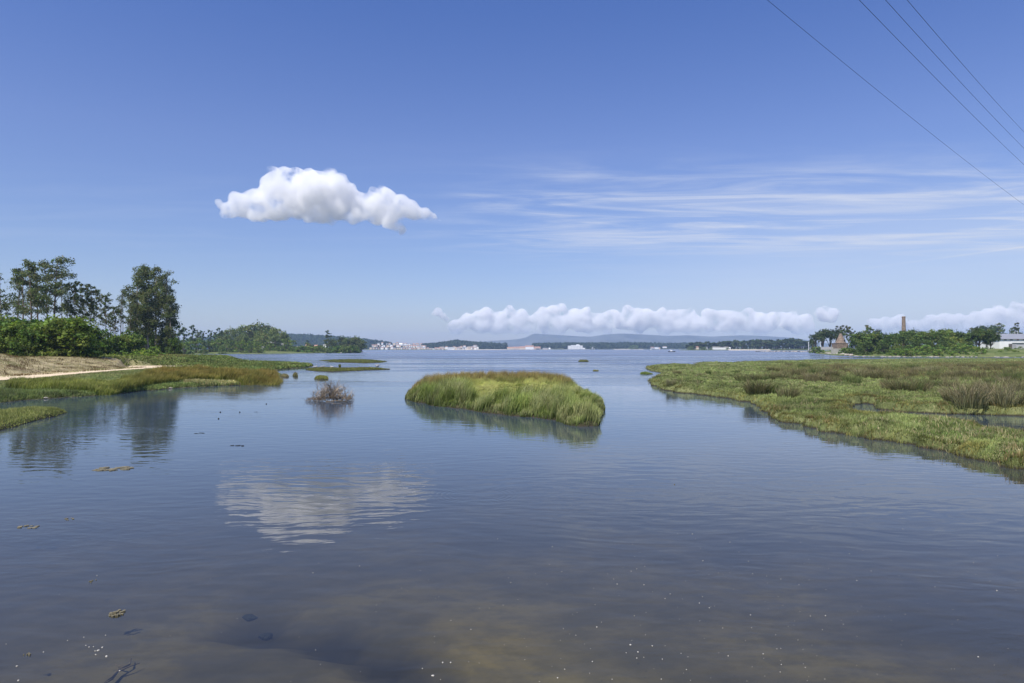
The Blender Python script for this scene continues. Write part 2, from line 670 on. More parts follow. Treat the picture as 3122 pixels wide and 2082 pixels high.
bf = np.stack([idx[:-1, :-1], idx[:-1, 1:], idx[1:, 1:], idx[1:, :-1]], -1).reshape(-1, 4)
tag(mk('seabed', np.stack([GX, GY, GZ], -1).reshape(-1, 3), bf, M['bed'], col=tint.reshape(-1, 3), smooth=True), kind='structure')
o = mk('ground', [(-7900, -90, -2.2), (7900, -90, -2.2), (7900, 7900, -2.2), (-7900, 7900, -2.2)], [(0, 1, 2, 3)], M['bed'], col=np.ones((4, 3)))
tag(o, kind='structure')


# ------------------------------------------------------------------ ground materials
def ground_mat(name, stops, scale=1.2, spots=None, bump=0.03):
    m, n, out = new_mat(name)
    g = n.n('ShaderNodeNewGeometry')
    pos = g.outputs['Position']
    a = n.noise(pos, scale * 0.25, 5, 0.6, 0.3)
    b = n.noise(pos, scale * 3.2, 5, 0.65)
    f = n.m('ADD', n.m('MULTIPLY', a, 0.65), n.m('MULTIPLY', b, 0.35))
    col = n.ramp(f, stops)
    if spots:
        c = n.noise(pos, scale * 0.9, 4, 0.7)
        col = n.mix(n.rng(c, 0.60, 0.68), col, spots)
    # bare wet mud at the water's edge
    sp = n.n('ShaderNodeSeparateXYZ')
    n.l(pos, sp.inputs[0])
    edge = n.m('ADD', sp.outputs[2], n.m('MULTIPLY', n.m('SUBTRACT', b, 0.5), 0.15))
    col = n.mix(n.rng(edge, 0.03, 0.14, 1, 0), col, (0.035, 0.030, 0.018))
    p = n.n('ShaderNodeBsdfPrincipled')
    p.inputs['Roughness'].default_value = 0.9
    p.inputs['Specular IOR Level'].default_value = 0.2
    n.l(col, p.inputs['Base Color'])
    bp = n.n('ShaderNodeBump')
    bp.inputs['Distance'].default_value = bump
    n.l(b, bp.inputs['Height'])
    n.l(bp.outputs[0], p.inputs['Normal'])
    n.l(p.outputs[0], out.inputs[0])
    return m


M['marsh'] = ground_mat('marsh_turf', [(0.38, (0.055, 0.070, 0.022)), (0.5, (0.12, 0.138, 0.05)), (0.6, (0.19, 0.20, 0.085))], 2.2, None, .08)
M['grassland'] = ground_mat('rough_grass', [(0.38, (0.06, 0.085, 0.02)), (0.5, (0.11, 0.13, 0.04)), (0.62, (0.20, 0.19, 0.08))])
M['dry'] = ground_mat('dry_grass', [(0.36, (0.19, 0.165, 0.085)), (0.48, (0.29, 0.24, 0.14)), (0.6, (0.40, 0.33, 0.20))], 1.6, (0.15, 0.11, 0.07))
M['sand'] = plain('packed_sand', (0.62, 0.50, 0.34), 0.9, 0.08, 1.5)
M['mud'] = ground_mat('mud', [(0.4, (0.030, 0.030, 0.014)), (0.6, (0.07, 0.065, 0.03))])
M['headland'] = ground_mat('headland_turf', [(0.38, (0.06, 0.085, 0.022)), (0.5, (0.11, 0.14, 0.04)), (0.62, (0.19, 0.19, 0.08))], 0.5)
M['beach'] = plain('beach', (0.50, 0.44, 0.34), 0.9, 0.2, 0.05)

# ------------------------------------------------------------------ left bank
LB = polyP([(-900, 1290), (-300, 1236), (0, 1228), (130, 1215), (330, 1204), (400, 1196), (530, 1184), (680, 1176), (790, 1171),
            (850, 1156), (858, 1142), (820, 1131), (862, 1126), (935, 1120), (958, 1115), (900, 1109), (750, 1103.5), (640, 1102), (600, 1098), (565, 1094),
            (572, 1084), (560, 1079)]) + [(-300, 700), (-700, 700), (-700, 60), (-120, 30)]
PATHP = polyP([(-260, 1186), (0, 1160), (85, 1155), (213, 1142), (319, 1133), (372, 1129), (440, 1124), (520, 1121), (620, 1118.5),
               (650, 1117), (600, 1115.5), (530, 1115.3), (470, 1115), (400, 1115.5), (386, 1119), (378, 1124), (276, 1130), (128, 1138), (0, 1147), (-260, 1167)], 0.9)


def h_left(x, y):
    sdv = sdist(LB, x, y) + (fbm(x * 0.35, y * 0.35, 3) - 0.5) * 1.8
    z = -0.5 + 0.78 * S((sdv + 1.0) / 1.8) + 0.14 * S((sdv - 0.5) / 5)
    inland = S((sdv - 4) / 9) * (1 - S((y - 128) / 20)) * S((-(x) - 34) / 14)
    z = z + 0.5 * inland * S((sdv - 1) / 4)
    lnd = S((sdv - 2) / 8)
    # dry bank beyond the track
    s = -(x + 49.5 + (y - 64) * 0.14) - 6.0
    hill = 3.1 * S(s / 15.0) * (1 - S((y - 89) / 30.0))
    hill = hill + 1.6 * S(s / 10) * S((y - 100) / 15)
    z = z + hill * lnd
    back = S((y - 190) / 50) * S((-(x) - 66 - (y - 240) * 0.3) / 15)
    z = z + 1.9 * back * lnd * (1 - S((hill) / 1.0))
    z = z + (fbm(x * 0.8, y * 0.8, 4) - 0.5) * 0.22 * S(sdv / 2)
    p = S((sdist(PATHP, x, y) + 1.5) / 1.5)
    z = z * (1 - p) + p * 0.9
    return z


def left_mat():
    """rough turf, turning to bleached dry grass on the bank beyond the track"""
    m, n, out = new_mat('bank_turf')
    g = n.n('ShaderNodeNewGeometry')
    pos = g.outputs['Position']
    a = n.noise(n.mapping(pos, (1.5, 1, 1)), 0.45, 5, 0.65, 0.5)
    b = n.noise(pos, 3.5, 5, 0.65)
    c = n.noise(pos, 0.9, 5, 0.72)
    f = n.m('ADD', n.m('MULTIPLY', a, 0.6), n.m('MULTIPLY', b, 0.4))
    green = n.ramp(f, [(0.38, (0.05, 0.075, 0.02)), (0.5, (0.10, 0.125, 0.04)), (0.62, (0.18, 0.18, 0.08))])
    dry = n.ramp(f, [(0.38, (0.13, 0.12, 0.055)), (0.46, (0.25, 0.21, 0.11)), (0.58, (0.42, 0.35, 0.20))])
    dry = n.mix(n.rng(c, 0.54, 0.63), dry, (0.13, 0.085, 0.055))
    at = n.n('ShaderNodeAttribute', attribute_name='tint')
    sx = n.n('ShaderNodeSeparateColor')
    n.l(at.outputs['Color'], sx.inputs[0])
    col = n.mix(sx.outputs[0], green, dry)
    col = n.mix(sx.outputs[1], col, (0.055, 0.042, 0.028))
    p = n.n('ShaderNodeBsdfPrincipled')
    p.inputs['Roughness'].default_value = 0.92
    p.inputs['Specular IOR Level'].default_value = 0.2
    n.l(col, p.inputs['Base Color'])
    bp = n.n('ShaderNodeBump')
    bp.inputs['Distance'].default_value = 0.05
    n.l(b, bp.inputs['Height'])
    n.l(bp.outputs[0], p.inputs['Normal'])
    n.l(p.outputs[0], out.inputs[0])
    return m


M['left'] = left_mat()
lb = land('left_bank', h_left, 34, 700, 330, -1.35, -0.2, 520, M['left'])
co = np.empty(len(lb.data.vertices) * 3, dtype=np.float32)
lb.data.vertices.foreach_get('co', co)
co = co.reshape(-1, 3)
sx_ = -(co[:, 0] + 49.5 + (co[:, 1] - 64) * 0.14) - 5.4
dryw = S(sx_ / 1.2 + (fbm(co[:, 0] * .5, co[:, 1] * .5) - .5) * 2) * (1 - S((co[:, 1] - 122) / 12))
near_path = S((sdist(PATHP, co[:, 0], co[:, 1]) + 2.2) / 2.0) * 0.55
mudw = 1 - S((co[:, 2] + (fbm(co[:, 0] * 1.5, co[:, 1] * 1.5) - .5) * .25 - 0.0) / 0.12)
c4 = np.ones((len(co), 4), dtype=np.float32)
c4[:, 0] = np.maximum(dryw, near_path)
c4[:, 1] = mudw
a_ = lb.data.color_attributes.new("tint", 'FLOAT_COLOR', 'POINT')
a_.data.foreach_set("color", c4.ravel())
tag(lb, kind='structure')

# sandy track, draped 2 cm above the bank
pp = np.array(PATHP)
nst = 46
low = PATHP[:9]
upp = PATHP[9:][::-1]


def resample(pl, k):
    pl = np.array(pl)
    d = np.r_[0, np.cumsum(np.hypot(*np.diff(pl, axis=0).T))]
    t = np.linspace(0, d[-1], k)
    return np.stack([np.interp(t, d, pl[:, 0]), np.interp(t, d, pl[:, 1])], -1)


A, B = resample(low, nst), resample(upp, nst)
k = 9
gridp = np.stack([A * (1 - t) + B * t for t in np.linspace(0, 1, k)], 1)
r = rs(3)
gridp[:, 0] += (r.rand(nst, 2) - .5) * 0.35
gridp[:, -1] += (r.rand(nst, 2) - .5) * 0.35
zz = np.full(gridp.shape[:2], 0.93)
V = np.concatenate([gridp, zz[..., None]], -1).reshape(-1, 3)
idx = np.arange(nst * k).reshape(nst, k)
Fq = np.stack([idx[:-1, :-1], idx[1:, :-1], idx[1:, 1:], idx[:-1, 1:]], -1).reshape(-1, 4)
tag(mk('path', V, Fq, M['sand'], smooth=True), kind='structure')

# ------------------------------------------------------------------ right marsh
RM = polyP([(3900, 1620), (3500, 1500), (3122, 1428), (3040, 1404), (2920, 1388), (2760, 1362), (2640, 1338), (2540, 1322), (2460, 1298), (2380, 1284),
            (2335, 1258), (2310, 1238), (2255, 1222), (2180, 1210), (2070, 1197), (2000, 1180), (1982, 1160), (2010, 1148), (2060, 1142), (1985, 1132),
            (1972, 1122), (2040, 1113), (2140, 1109), (2260, 1107), (2460, 1102)]) + \
    [P(2700, 1098), P(3122, 1097), P(4200, 1096), P(5500, 1140), P(5500, 1500)]
CREEK = polyP([(2560, 1248), (2600, 1232), (2655, 1228), (2690, 1246), (2760, 1256), (2900, 1261), (3122, 1267), (3600, 1272)]) + \
    polyP([(3700, 1345), (3122, 1320), (3080, 1314), (3010, 1311), (2960, 1297), (2900, 1284), (2800, 1276), (2700, 1263), (2620, 1270), (2580, 1263)], .42)


def h_marsh(x, y):
    nz = (fbm(x * 0.5, y * 0.5, 3) - 0.5)
    sdv = sdist(RM, x, y) + nz * 1.8 + (fbm(x * 1.7 + 30, y * 1.7, 3) - .5) * 1.1
    cr = sdist(CREEK, x, y) + nz * 1.2 + (fbm(x * 1.9, y * 1.9, 2) - .5) * .9 - .25
    z = -0.5 + 0.88 * S((sdv + 0.35) / 0.8) + 0.14 * S((sdv - 0.4) / 3)
    mounds = (fbm(x * 0.16 + 9, y * 0.16, 2) - 0.45) * 0.45 + (np.abs(fbm(x * 0.45 + 3, y * 0.45, 2) * 2 - 1) ** .6 - .45) * .60 + (np.abs(fbm(x * 1.5, y * 1.5, 2) * 2 - 1) ** .6 - .4) * .24
    mounds = mounds * (.3 + .7 * S(-cr / 4.0))
    z = z + mounds * S(sdv / 1.5) * (1 - 0.5 * S((y - 90) / 60))
    z = z * (1 - S((cr + 0.35) / 0.6)) + (-0.3) * S((cr + 0.35) / 0.6)
    # scattered wet pans at the back
    pan = S((fbm(x * 0.09 + 3, y * 0.05 + 8, 3) - 0.56) / 0.05) * S((y - 120) / 40)
    z = z - 0.62 * pan
    return z


tag(land('marsh_ground', h_marsh, 17, 260, 420, 0.17, 1.3, 560, M['marsh']), kind='structure')

# tidal flat of green algae behind the marsh
FL = [P(2180, 1104), P(2500, 1094.5), P(3122, 1090.5), P(4200, 1090), P(4200, 1099), P(3122, 1099), P(2500, 1104)]


def h_flat(x, y):
    s = sdist(FL, x, y)
    return -0.2 + 0.25 * S((s + 2) / 8) + (fbm(x * 0.05, y * 0.03, 4) - 0.56) * 0.35


tag(land('tidal_flat', h_flat, 170, 340, 90, 0.25, 1.4, 160, M['marsh'], cut=-0.1), kind='structure')

# ------------------------------------------------------------------ far land masses
def h_poly(poly, edge, top, nz=0.0, ns=0.01, ztop=None):
    def f(x, y):
        s = sdist(poly, x, y) + (fbm(x * ns, y * ns, 3) - .5) * nz
        z = -0.6 + (top + 0.6) * S((s + edge * 0.3) / edge)
        if ztop is not None:
            z = z + ztop(x, y, s)
        return z
    return f


HL = polyP([(380, 1080.5), (574, 1079.2), (700, 1079), (857, 1078.2), (950, 1077), (1030, 1076), (1085, 1074.3), (1106, 1072.6), (1100, 1071)]) + \
    [(-300, 1300), (-420, 1800), (-1500, 1800), (-1500, 600), (-320, 560)]
f_head = h_poly(HL, 9, 0.7, 8, 0.03, lambda x, y, s: 1.8 * S((s - 12) / 40) + 0.4 * (fbm(x * .05, y * .05) - .5))
tag(land('headland_ground', f_head, 380, 1800, 150, -1.1, -0.15, 330, M['headland'], cut=-0.3), kind='structure')

RB = polyP([(2470, 1072.2), (2485, 1078), (2520, 1081), (2590, 1085.5), (2650, 1087.5), (2800, 1088), (2950, 1088.6), (3122, 1089.5), (4400, 1096)]) + \
    [(900, 950), (424, 950), (328, 720), (252, 560)]


def ztop_r(x, y, s):
    return 2.0 * S((s - 7) / 26) + 1.0 * S((s - 22) / 40) + 0.3 * (fbm(x * .1, y * .1) - .5)


f_right = h_poly(RB, 5, 0.55, 5, 0.06, ztop_r)
tag(land('right_shore_ground', f_right, 240, 1000, 170, 0.18, 1.1, 330, M['headland'], cut=-0.3), kind='structure')

MR = [(PD(2065, 1060, 1540)[0], 1540), (PD(2120, 1060, 1460)[0], 1460), (PD(2215, 1060, 1440)[0], 1440), (PD(2300, 1060, 1400)[0], 1400), (PD(2500, 1060, 1310)[0], 1310),
      (PD(2700, 1060, 1340)[0], 1340), (2600, 2200), (700, 2200)]
f_mr = h_poly(MR, 14, 1.2, 8, 0.02, lambda x, y, s: 1.6 * S((s - 15) / 60))
tag(land('far_headland_ground', f_mr, 1150, 2200, 80, 0.2, 1.2, 160, M['headland'], cut=-0.3), kind='structure')
M['farshore'] = plain('far_ground', (0.11, 0.12, 0.07), 0.9, 0.3, 0.02)
# shore carrying the far town, with its wooded ridges
TS = [(PD(1085, 1060, 2450)[0], 2450), (PD(1350, 1060, 2500)[0], 2500), (PD(1560, 1060, 2620)[0], 2620), (PD(1830, 1060, 2700)[0], 2700), (PD(1960, 1060, 2750)[0], 2750),
      (PD(2110, 1060, 2950)[0], 2950), (PD(2500, 1060, 3300)[0], 3300), (2600, 4400), (-1900, 4400), (-1900, 2450)]


def ztown(x, y, s):
    t = x / y
    px = 1561 + t * F
    ridge = np.interp(px, [400, 700, 830, 950, 1100, 1180, 1250, 1330, 1390, 1450, 1500, 1600, 1700, 1850, 2000, 2100, 2300],
                      [50, 58, 62, 56, 37, 20, 10, 14, 27, 19, 11, 7, 9, 10, 7, 7, 5])
    start = np.interp(px, [400, 1080, 1180, 1330, 1450, 1560, 2500], [500, 420, 330, 90, 90, 60, 40])
    return ridge * S((s - start * 0.15) / (start + 260)) + 1.5 * S(s / 40)


f_town = h_poly(TS, 15, 1.2, 18, 0.01, ztown)
tag(land('town_shore', f_town, 2380, 4400, 110, -0.62, 0.6, 520, M['farshore'], cut=-0.3), kind='structure')

# distant mountain range
mpx = [1380, 1440, 1480, 1560, 1600, 1628, 1660, 1700, 1760, 1800, 1850, 1900, 1990, 2040, 2100, 2170, 2260, 2330, 2420, 2480, 2600]
mpy = [1062, 1046, 1040, 1036, 1030, 1016.5, 1019, 1021, 1025, 1026.5, 1019, 1016.5, 1021, 1024, 1022, 1026, 1022, 1024, 1030, 1040, 1060]
nn = 500
pxs = np.linspace(1380, 2600, nn)
top = np.interp(pxs, mpx, mpy)
top = np.convolve(np.pad(top, 3, mode='edge'), np.ones(7) / 7, 'valid')
rowsz = []
YM = 7000.0
V = []
ncols = 26
for j in range(ncols):
    u = j / (ncols - 1.0)
    for i, (a, b) in enumerate(zip(pxs, top)):
        x, y, z = PD(a, b, YM)
        zz = max(z, 2)
        yy = YM - 900 * (1 - u) + (fbm(a * 0.02, u * 3.0, 3) - .5) * 200 * (1 - u) * u * 4
        hh = zz * (u ** 0.85) * (1 + 0.35 * (fbm(a * 0.03 + 40, u * 4.5, 4) - .5) * (1 - u) * 3 * u)
        V.append((x * yy / YM, yy, min(hh, zz * (0.25 + 0.75 * u) * 1.0 if u < 1 else zz)))
idx = np.arange(nn * ncols).reshape(ncols, nn)
Fq = np.stack([idx[:-1, :-1], idx[:-1, 1:], idx[1:, 1:], idx[1:, :-1]], -1).reshape(-1, 4)
M['mount'] = plain('mountain_heath', (0.10, 0.105, 0.10), 0.95, 0.35, 0.004)
tag(mk('mountains', np.array(V), Fq, M['mount'], smooth=True), kind='structure')


# ------------------------------------------------------------------ trees
def crown_mesh(name, lobes, n, size, base, seed, parent=None, clump=0.42, var=0.35, flat=0.75):
    r = rs(seed)
    L = np.array(lobes, float)
    wgt = (L[:, 3] * L[:, 4] * L[:, 5]) ** (2 / 3.)
    wgt /= wgt.sum()
    nc = max(12, n // 14)
    li = r.choice(len(L), nc, p=wgt)
    d = r.normal(size=(nc, 3))
    d /= np.linalg.norm(d, axis=1)[:, None]
    d[:, 2] = np.where(d[:, 2] < -0.35, -d[:, 2] * 0.6, d[:, 2])
    rad = 0.62 + 0.42 * r.rand(nc) ** 0.7
    cc = L[li, :3] + d * L[li, 3:6] * rad[:, None]
    cl = 0.75 + var * (r.rand(nc) * 2 - 1)
    lt = L[li, 3:6].mean(1)
    k = r.randint(0, nc, n)
    off = r.normal(size=(n, 3)) * (clump * lt[k] * 0.55)[:, None]
    off[:, 2] *= flat
    c = cc[k] + off
    nrm = d[k] * 0.9 + r.normal(size=(n, 3)) * 0.75 + np.array([0, 0, 0.25])
    nrm /= np.linalg.norm(nrm, axis=1)[:, None]
    a = np.cross(nrm, r.normal(size=(n, 3)))
    a /= np.linalg.norm(a, axis=1)[:, None] + 1e-9
    b = np.cross(nrm, a)
    s = size * (0.6 + 0.8 * r.rand(n))[:, None] * 0.5
    e = 0.55 + 0.3 * r.rand(n)[:, None]
    V = np.stack([c - a * s, c - b * s * e, c + a * s, c + b * s * e], 1).reshape(-1, 3)
    Fq = np.arange(4 * n).reshape(n, 4)
    col = np.array(base)[None, :] * 1.8 * (cl[k] * (0.7 + 0.6 * r.rand(n)))[:, None]
    col = col * (1 + (r.rand(nc, 3)[k] - 0.5) * np.array([0.4, 0.18, 0.3]))
    col = np.repeat(np.clip(col, 0, 1), 4, 0)
    return mk(name, V, Fq, M['leaf'], parent, col=col)


EUC = (0.095, 0.110, 0.046)
EUC2 = (0.105, 0.125, 0.062)
PINE = (0.075, 0.090, 0.034)
BUSH = (0.10, 0.135, 0.026)
DOME = (0.135, 0.160, 0.052)
GOLD = (0.19, 0.24, 0.045)


def euc_open(seed, H=28.0, n=2600, size=0.55, limbs=11, col=EUC, bark='bark', spread=0.17, low=0.42, clump=0.055):
    """tall thin eucalyptus: bare stem, steep limbs carrying separate leaf clumps"""
    r = random.Random(seed)
    t = empty('eucalyptus_tree')
    g = G()
    bx, by = r.uniform(-.04, .04) * H, r.uniform(-.03, .03) * H
    tp = []
    for i in range(9):
        u = i / 8
        tp.append((bx * u * u + r.uniform(-.004, .004) * H, by * u * u, H * 0.95 * u))
    g.tube(tp, [H * 0.011 * (1 - 0.85 * i / 8) + 0.03 for i in range(9)], 6)
    lobes = []
    for k in range(limbs):
        u = low + (1 - low) * (k + r.random() * 0.6) / limbs
        u = min(u, 0.97)
        i = min(int(u * 8), 7)
        p0 = Vector(tp[i]).lerp(Vector(tp[i + 1]), u * 8 - i)
        a = r.uniform(0, 2 * math.pi)
        ln = H * spread * (1.55 - 1.15 * u) * r.uniform(0.5, 1.1)
        p1 = p0 + Vector((math.cos(a) * ln * 0.55, math.sin(a) * ln * 0.55, ln * 0.45))
        p2 = p0 + Vector((math.cos(a) * ln, math.sin(a) * ln, ln * r.uniform(0.25, 0.95)))
        if p2.z > H:
            p2.z = H
        g.tube([p0, p1, p2], [H * .0042, H * .003, H * .0014], 4)
        q = r.uniform(0.75, 1.3) * H * clump
        lobes.append((p2.x, p2.y, p2.z, q * 1.15, q * 1.15, q * 0.8))
        if r.random() < 0.75:
            p3 = p1 + Vector((r.uniform(-1, 1), r.uniform(-1, 1), r.uniform(0.2, 1))) * H * 0.045
            g.tube([p1, p3], [H * .0025, H * .001], 4)
            q *= 0.75
            lobes.append((p3.x, p3.y, p3.z, q * 1.1, q * 1.1, q * .75))
    x, y, z = tp[-1]
    lobes.append((x, y, z, H * clump, H * clump, H * clump * .9))
    g.build('trunk', M[bark], t, True)
    crown_mesh('crown', lobes, n, size, col, seed + 5, t, clump=0.55)
    return t


def euc_dense(seed, H=30.0, n=9000, size=0.48, col=EUC, bark='bark_pale', wid=0.13, low=0.2):
    t = empty('eucalyptus_tree')
    r = random.Random(seed)
    g = G()
    tp = [(r.uniform(-.006, .006) * H, r.uniform(-.006, .006) * H, H * 0.9 * i / 7) for i in range(8)]
    g.tube(tp, [H * 0.012 * (1 - .8 * i / 7) + .04 for i in range(8)], 7)
    lobes = []
    m = 34
    for k in range(m):
        u = low + (1 - low) * (k + r.random()) / m
        prof = math.sin(math.pi * min(1, (u - low) / (1 - low) * 0.64 + 0.20)) ** 0.7
        a = r.uniform(0, 2 * math.pi)
        rr = H * wid * prof * r.uniform(0.3, 0.95)
        q = H * r.uniform(0.035, 0.06) * (0.6 + 0.6 * prof)
        z = H * u - q * 0.4
        x, y = math.cos(a) * rr, math.sin(a) * rr
        lobes.append((x, y, z, q, q, q * 1.25))
        if k % 2 == 0:
            g.tube([(0, 0, z - rr * 0.7), (x * .6, y * .6, z - rr * .2), (x, y, z)], [H * .004, H * .003, H * .001], 4)
    g.build('trunk', M[bark], t, True)
    crown_mesh('crown', lobes, n, size, col, seed + 5, t, clump=0.5)
    return t


def pine(seed, H=20.0, n=2200, size=0.45, col=PINE):
    t = empty('pine_tree')
    r = random.Random(seed)
    g = G()
    tp = [(r.uniform(-.01, .01) * H, r.uniform(-.01, .01) * H, H * .97 * i / 6) for i in range(7)]
    g.tube(tp, [H * 0.011 * (1 - .85 * i / 6) + .02 for i in range(7)], 6)
    lobes = []
    for k in range(26):
        u = 0.48 + 0.5 * (k + r.random()) / 26
        a = k * 2.4 + r.uniform(-.4, .4)
        ln = H * 0.17 * (1.25 - u) * 2 * r.uniform(.5, 1.1)
        ln = min(ln, H * 0.19)
        x, y, z = math.cos(a) * ln, math.sin(a) * ln, H * u + ln * r.uniform(0.1, .4)
        g.tube([(0, 0, H * u), (x, y, z)], [H * .004, H * .0015], 4)
        q = H * r.uniform(.026, .042)
        lobes.append((x, y, min(z, H), q * 1.3, q * 1.3, q * .7))
        lobes.append((x * .5, y * .5, H * u + ln * .12, q, q, q * .6))
    g.build('trunk', M['bark'], t, True)
    crown_mesh('crown', lobes, n, size, col, seed + 5, t, clump=0.6)
    return t


def round_tree(name, seed, H=10.0, Wd=9.0, n=3000, size=0.5, col=BUSH, bark='bark', base=0.12, lob=22, flat=1.0):
    """broad tree or shrub: a trunk with spreading limbs, crown of many uneven lobes"""
    t = empty(name)
    r = random.Random(seed)
    g = G()
    lobes = []
    for k in range(lob):
        a = r.uniform(0, 2 * math.pi)
        u = r.random() ** 0.6
        el = r.uniform(0.0, 1.0)
        zz = base + (1 - base) * (0.25 + 0.62 * el)
        rr = Wd * 0.5 * u * math.sqrt(max(0.05, 1 - (el * 0.93) ** 2)) * 0.80
        q = (H + Wd) * 0.5 * r.uniform(0.13, 0.22)
        x, y, z = math.cos(a) * rr, math.sin(a) * rr, H * zz * 0.93
        z = min(z, H - q * .8)
        z = max(z, q * .7 + H * base * .6)
        lobes.append((x, y, z, q * 1.1, q * 1.1, q * .85 * flat))
        if k % 3 == 0:
            g.tube([(0, 0, H * base * .5), (x * .5, y * .5, z * .6), (x, y, z)], [H * .02, H * .012, H * .004], 5)
    if base == 0:
        # skirt of lobes resting on the ground
        for k in range(12):
            a = k * .5236 + r.uniform(-.2, .2)
            q = (H + Wd) * r.uniform(.06, .09)
            lobes.append((math.cos(a) * Wd * .33, math.sin(a) * Wd * .33, q * .5, q * 1.25, q * 1.25, q * .9))
    g.tube([(0, 0, -0.3), (0.02 * H, 0, H * .25), (0, 0.02 * H, H * .6)], [H * .032, H * .025, H * .01], 6)
    g.build('trunk', M[bark], t, True)
    crown_mesh('crown', lobes, n, size, col, seed + 5, t, clump=0.5)
    return t


USED = {}


def put(proto, x, y, z, h, H, label, cat, group=None, rz=None, wx=1.0, name=None):
    """first call uses the prototype itself, later calls copies of it and of its parts"""
    if USED.get(proto.name):
        o = copy_tree(proto)
    else:
        o = proto
    USED[proto.name] = True
    s = h / H
    o.location = (x, y, z)
    o.scale = (s * wx, s * wx, s)
    o.rotation_euler = (0, 0, random.uniform(0, 6.28) if rz is None else rz)
    for kk in ('label', 'group'):
        if kk in o:
            del o[kk]
    tag(o, label, cat, group)
    return o


def put_px(proto, px, top, d, gf, H, label, cat, group=None, wx=1.0, rz=None, sink=0.15):
    x, y, zt = PD(px, top, d)
    z = float(gf(np.array([x]), np.array([y]))[0]) if callable(gf) else gf
    z -= sink
    return put(proto, x, y, z, zt - z, H, label, cat, group, rz, wx)


random.seed(11)
ORD = ['first', 'second', 'third', 'fourth', 'fifth', 'sixth', 'seventh', 'eighth', 'ninth', 'tenth', 'eleventh', 'twelfth', 'thirteenth', 'fourteenth',
       'fifteenth', 'sixteenth', 'seventeenth', 'eighteenth', 'nineteenth', 'twentieth']


def ordn(i):
    if i < 20:
        return ORD[i]
    i += 1
    tens = {2: 'twenty', 3: 'thirty', 4: 'forty', 5: 'fifty', 6: 'sixty', 7: 'seventy', 8: 'eighty', 9: 'ninety'}[i // 10]
    if i % 10 == 0:
        return tens[:-1] + 'ieth'
    return tens + '-' + ORD[i % 10 - 1]


# --- tall open eucalyptuses on the left (px, top y, depth, crown density variant)
E1 = [euc_open(21, n=3400, size=.42, spread=.16, limbs=15, clump=.046, low=.40), euc_open(22, n=2600, size=.42, spread=.18, limbs=14, clump=.044, low=.38),
      euc_open(23, n=1900, size=.4, spread=.12, limbs=10, low=.55, clump=.044), euc_open(24, n=3800, size=.42, spread=.17, limbs=17, low=.36, clump=.048)]
rowE = [(-60, 800, 190, 3, 1.0), (6, 822, 205, 1, .9), (52, 838, 215, 2, .9), (72, 812, 205, 1, .95), (98, 792, 196, 3, 1.05), (118, 812, 214, 2, 1.0),
        (146, 800, 220, 0, .9), (166, 786, 198, 0, 1.15), (190, 852, 215, 2, .6), (205, 860, 210, 2, .6), (368, 880, 205, 2, .7), (376, 908, 214, 2, .7),
        (396, 924, 220, 2, .7)]
n_ = 0
for i, (px, ty, d, v, wx) in enumerate(rowE):
    lab = ['eucalyptus rising at the left picture edge above the bushes', 'thin eucalyptus with a drooping crown hard against the left edge',
           'slender eucalyptus just left of the tallest pair', 'leaning wide-crowned eucalyptus left of the tallest pair', 'broad left tree of the two tallest eucalyptuses on the left bank',
           'slim eucalyptus squeezed between the two tallest ones', 'thin-stemmed eucalyptus close behind the tallest one', 'tallest eucalyptus of the left bank with a lopsided crown reaching right',
           'spindly short eucalyptus just right of the tallest one', 'outer spindly eucalyptus right of the tallest one', 'small-topped lone eucalyptus left of the dense tall clump',
           'short eucalyptus with layered crown beside the lone small-topped one', 'low thin eucalyptus touching the left side of the dense tall clump'][i]
    put_px(E1[v], px, ty, d, h_left, 28.0, lab, 'tree', 'tall open eucalyptuses of the left bank', wx)
# --- pines
P1 = [pine(31, n=3000, size=.38), pine(32, n=2600, size=.38), pine(33, n=2100, size=.38)]
for i, (px, ty, d, v, wx, lab) in enumerate([
        (-25, 880, 170, 0, 1.1, 'pine at the left picture edge below the thin eucalyptus'),
        (226, 864, 200, 0, .62, 'bushy pine left of the pair in the middle of the left bank'),
        (244, 862, 212, 1, .62, 'taller dense-crowned pine at mid left bank'),
        (262, 880, 218, 2, .6, 'thin pine behind the dense-crowned pine'),
        (278, 870, 206, 1, .66, 'open pine with bare spreading twigs at mid left bank'),
        (294, 886, 222, 2, .5, 'last pine before the gap of sky on the left bank'),
        (322, 896, 200, 0, .8, 'umbrella-topped pine alone in the gap of sky'),
        (350, 938, 195, 1, .6, 'short dark pine right of the umbrella-topped one'),
        (338, 958, 205, 2, .6, 'low dark pine under the umbrella-topped one')]):
    put_px(P1[v], px, ty, d, h_left, 20.0, lab, 'tree', 'pines of the left bank', wx)
# --- the dense tall clump
D1 = [euc_dense(41, low=.1), euc_dense(42, wid=.12, low=.12), euc_dense(43, n=7000, wid=.11, low=.3)]
for i, (px, ty, d, v, wx, lab) in enumerate([
        (420, 818, 236, 0, .9, 'left tower of the dense tall eucalyptus clump'),
        (446, 810, 243, 1, .85, 'highest top of the dense tall eucalyptus clump'),
        (476, 814, 240, 2, .9, 'middle tower of the dense tall eucalyptus clump with pale trunk'),
        (508, 830, 238, 0, .9, 'right tower of the dense tall eucalyptus clump'),
        (520, 900, 234, 1, .8, 'lower right shoulder tree of the dense tall clump'),
        (410, 925, 228, 2, .8, 'grey-green young eucalyptus at the left foot of the tall clump'),
        (452, 880, 232, 2, 1.0, 'front tree of the dense tall clump, bare at its foot')]):
    put_px(D1[v], px, ty, d, h_left, 30.0, lab, 'tree', 'dense tall eucalyptus clump', wx)
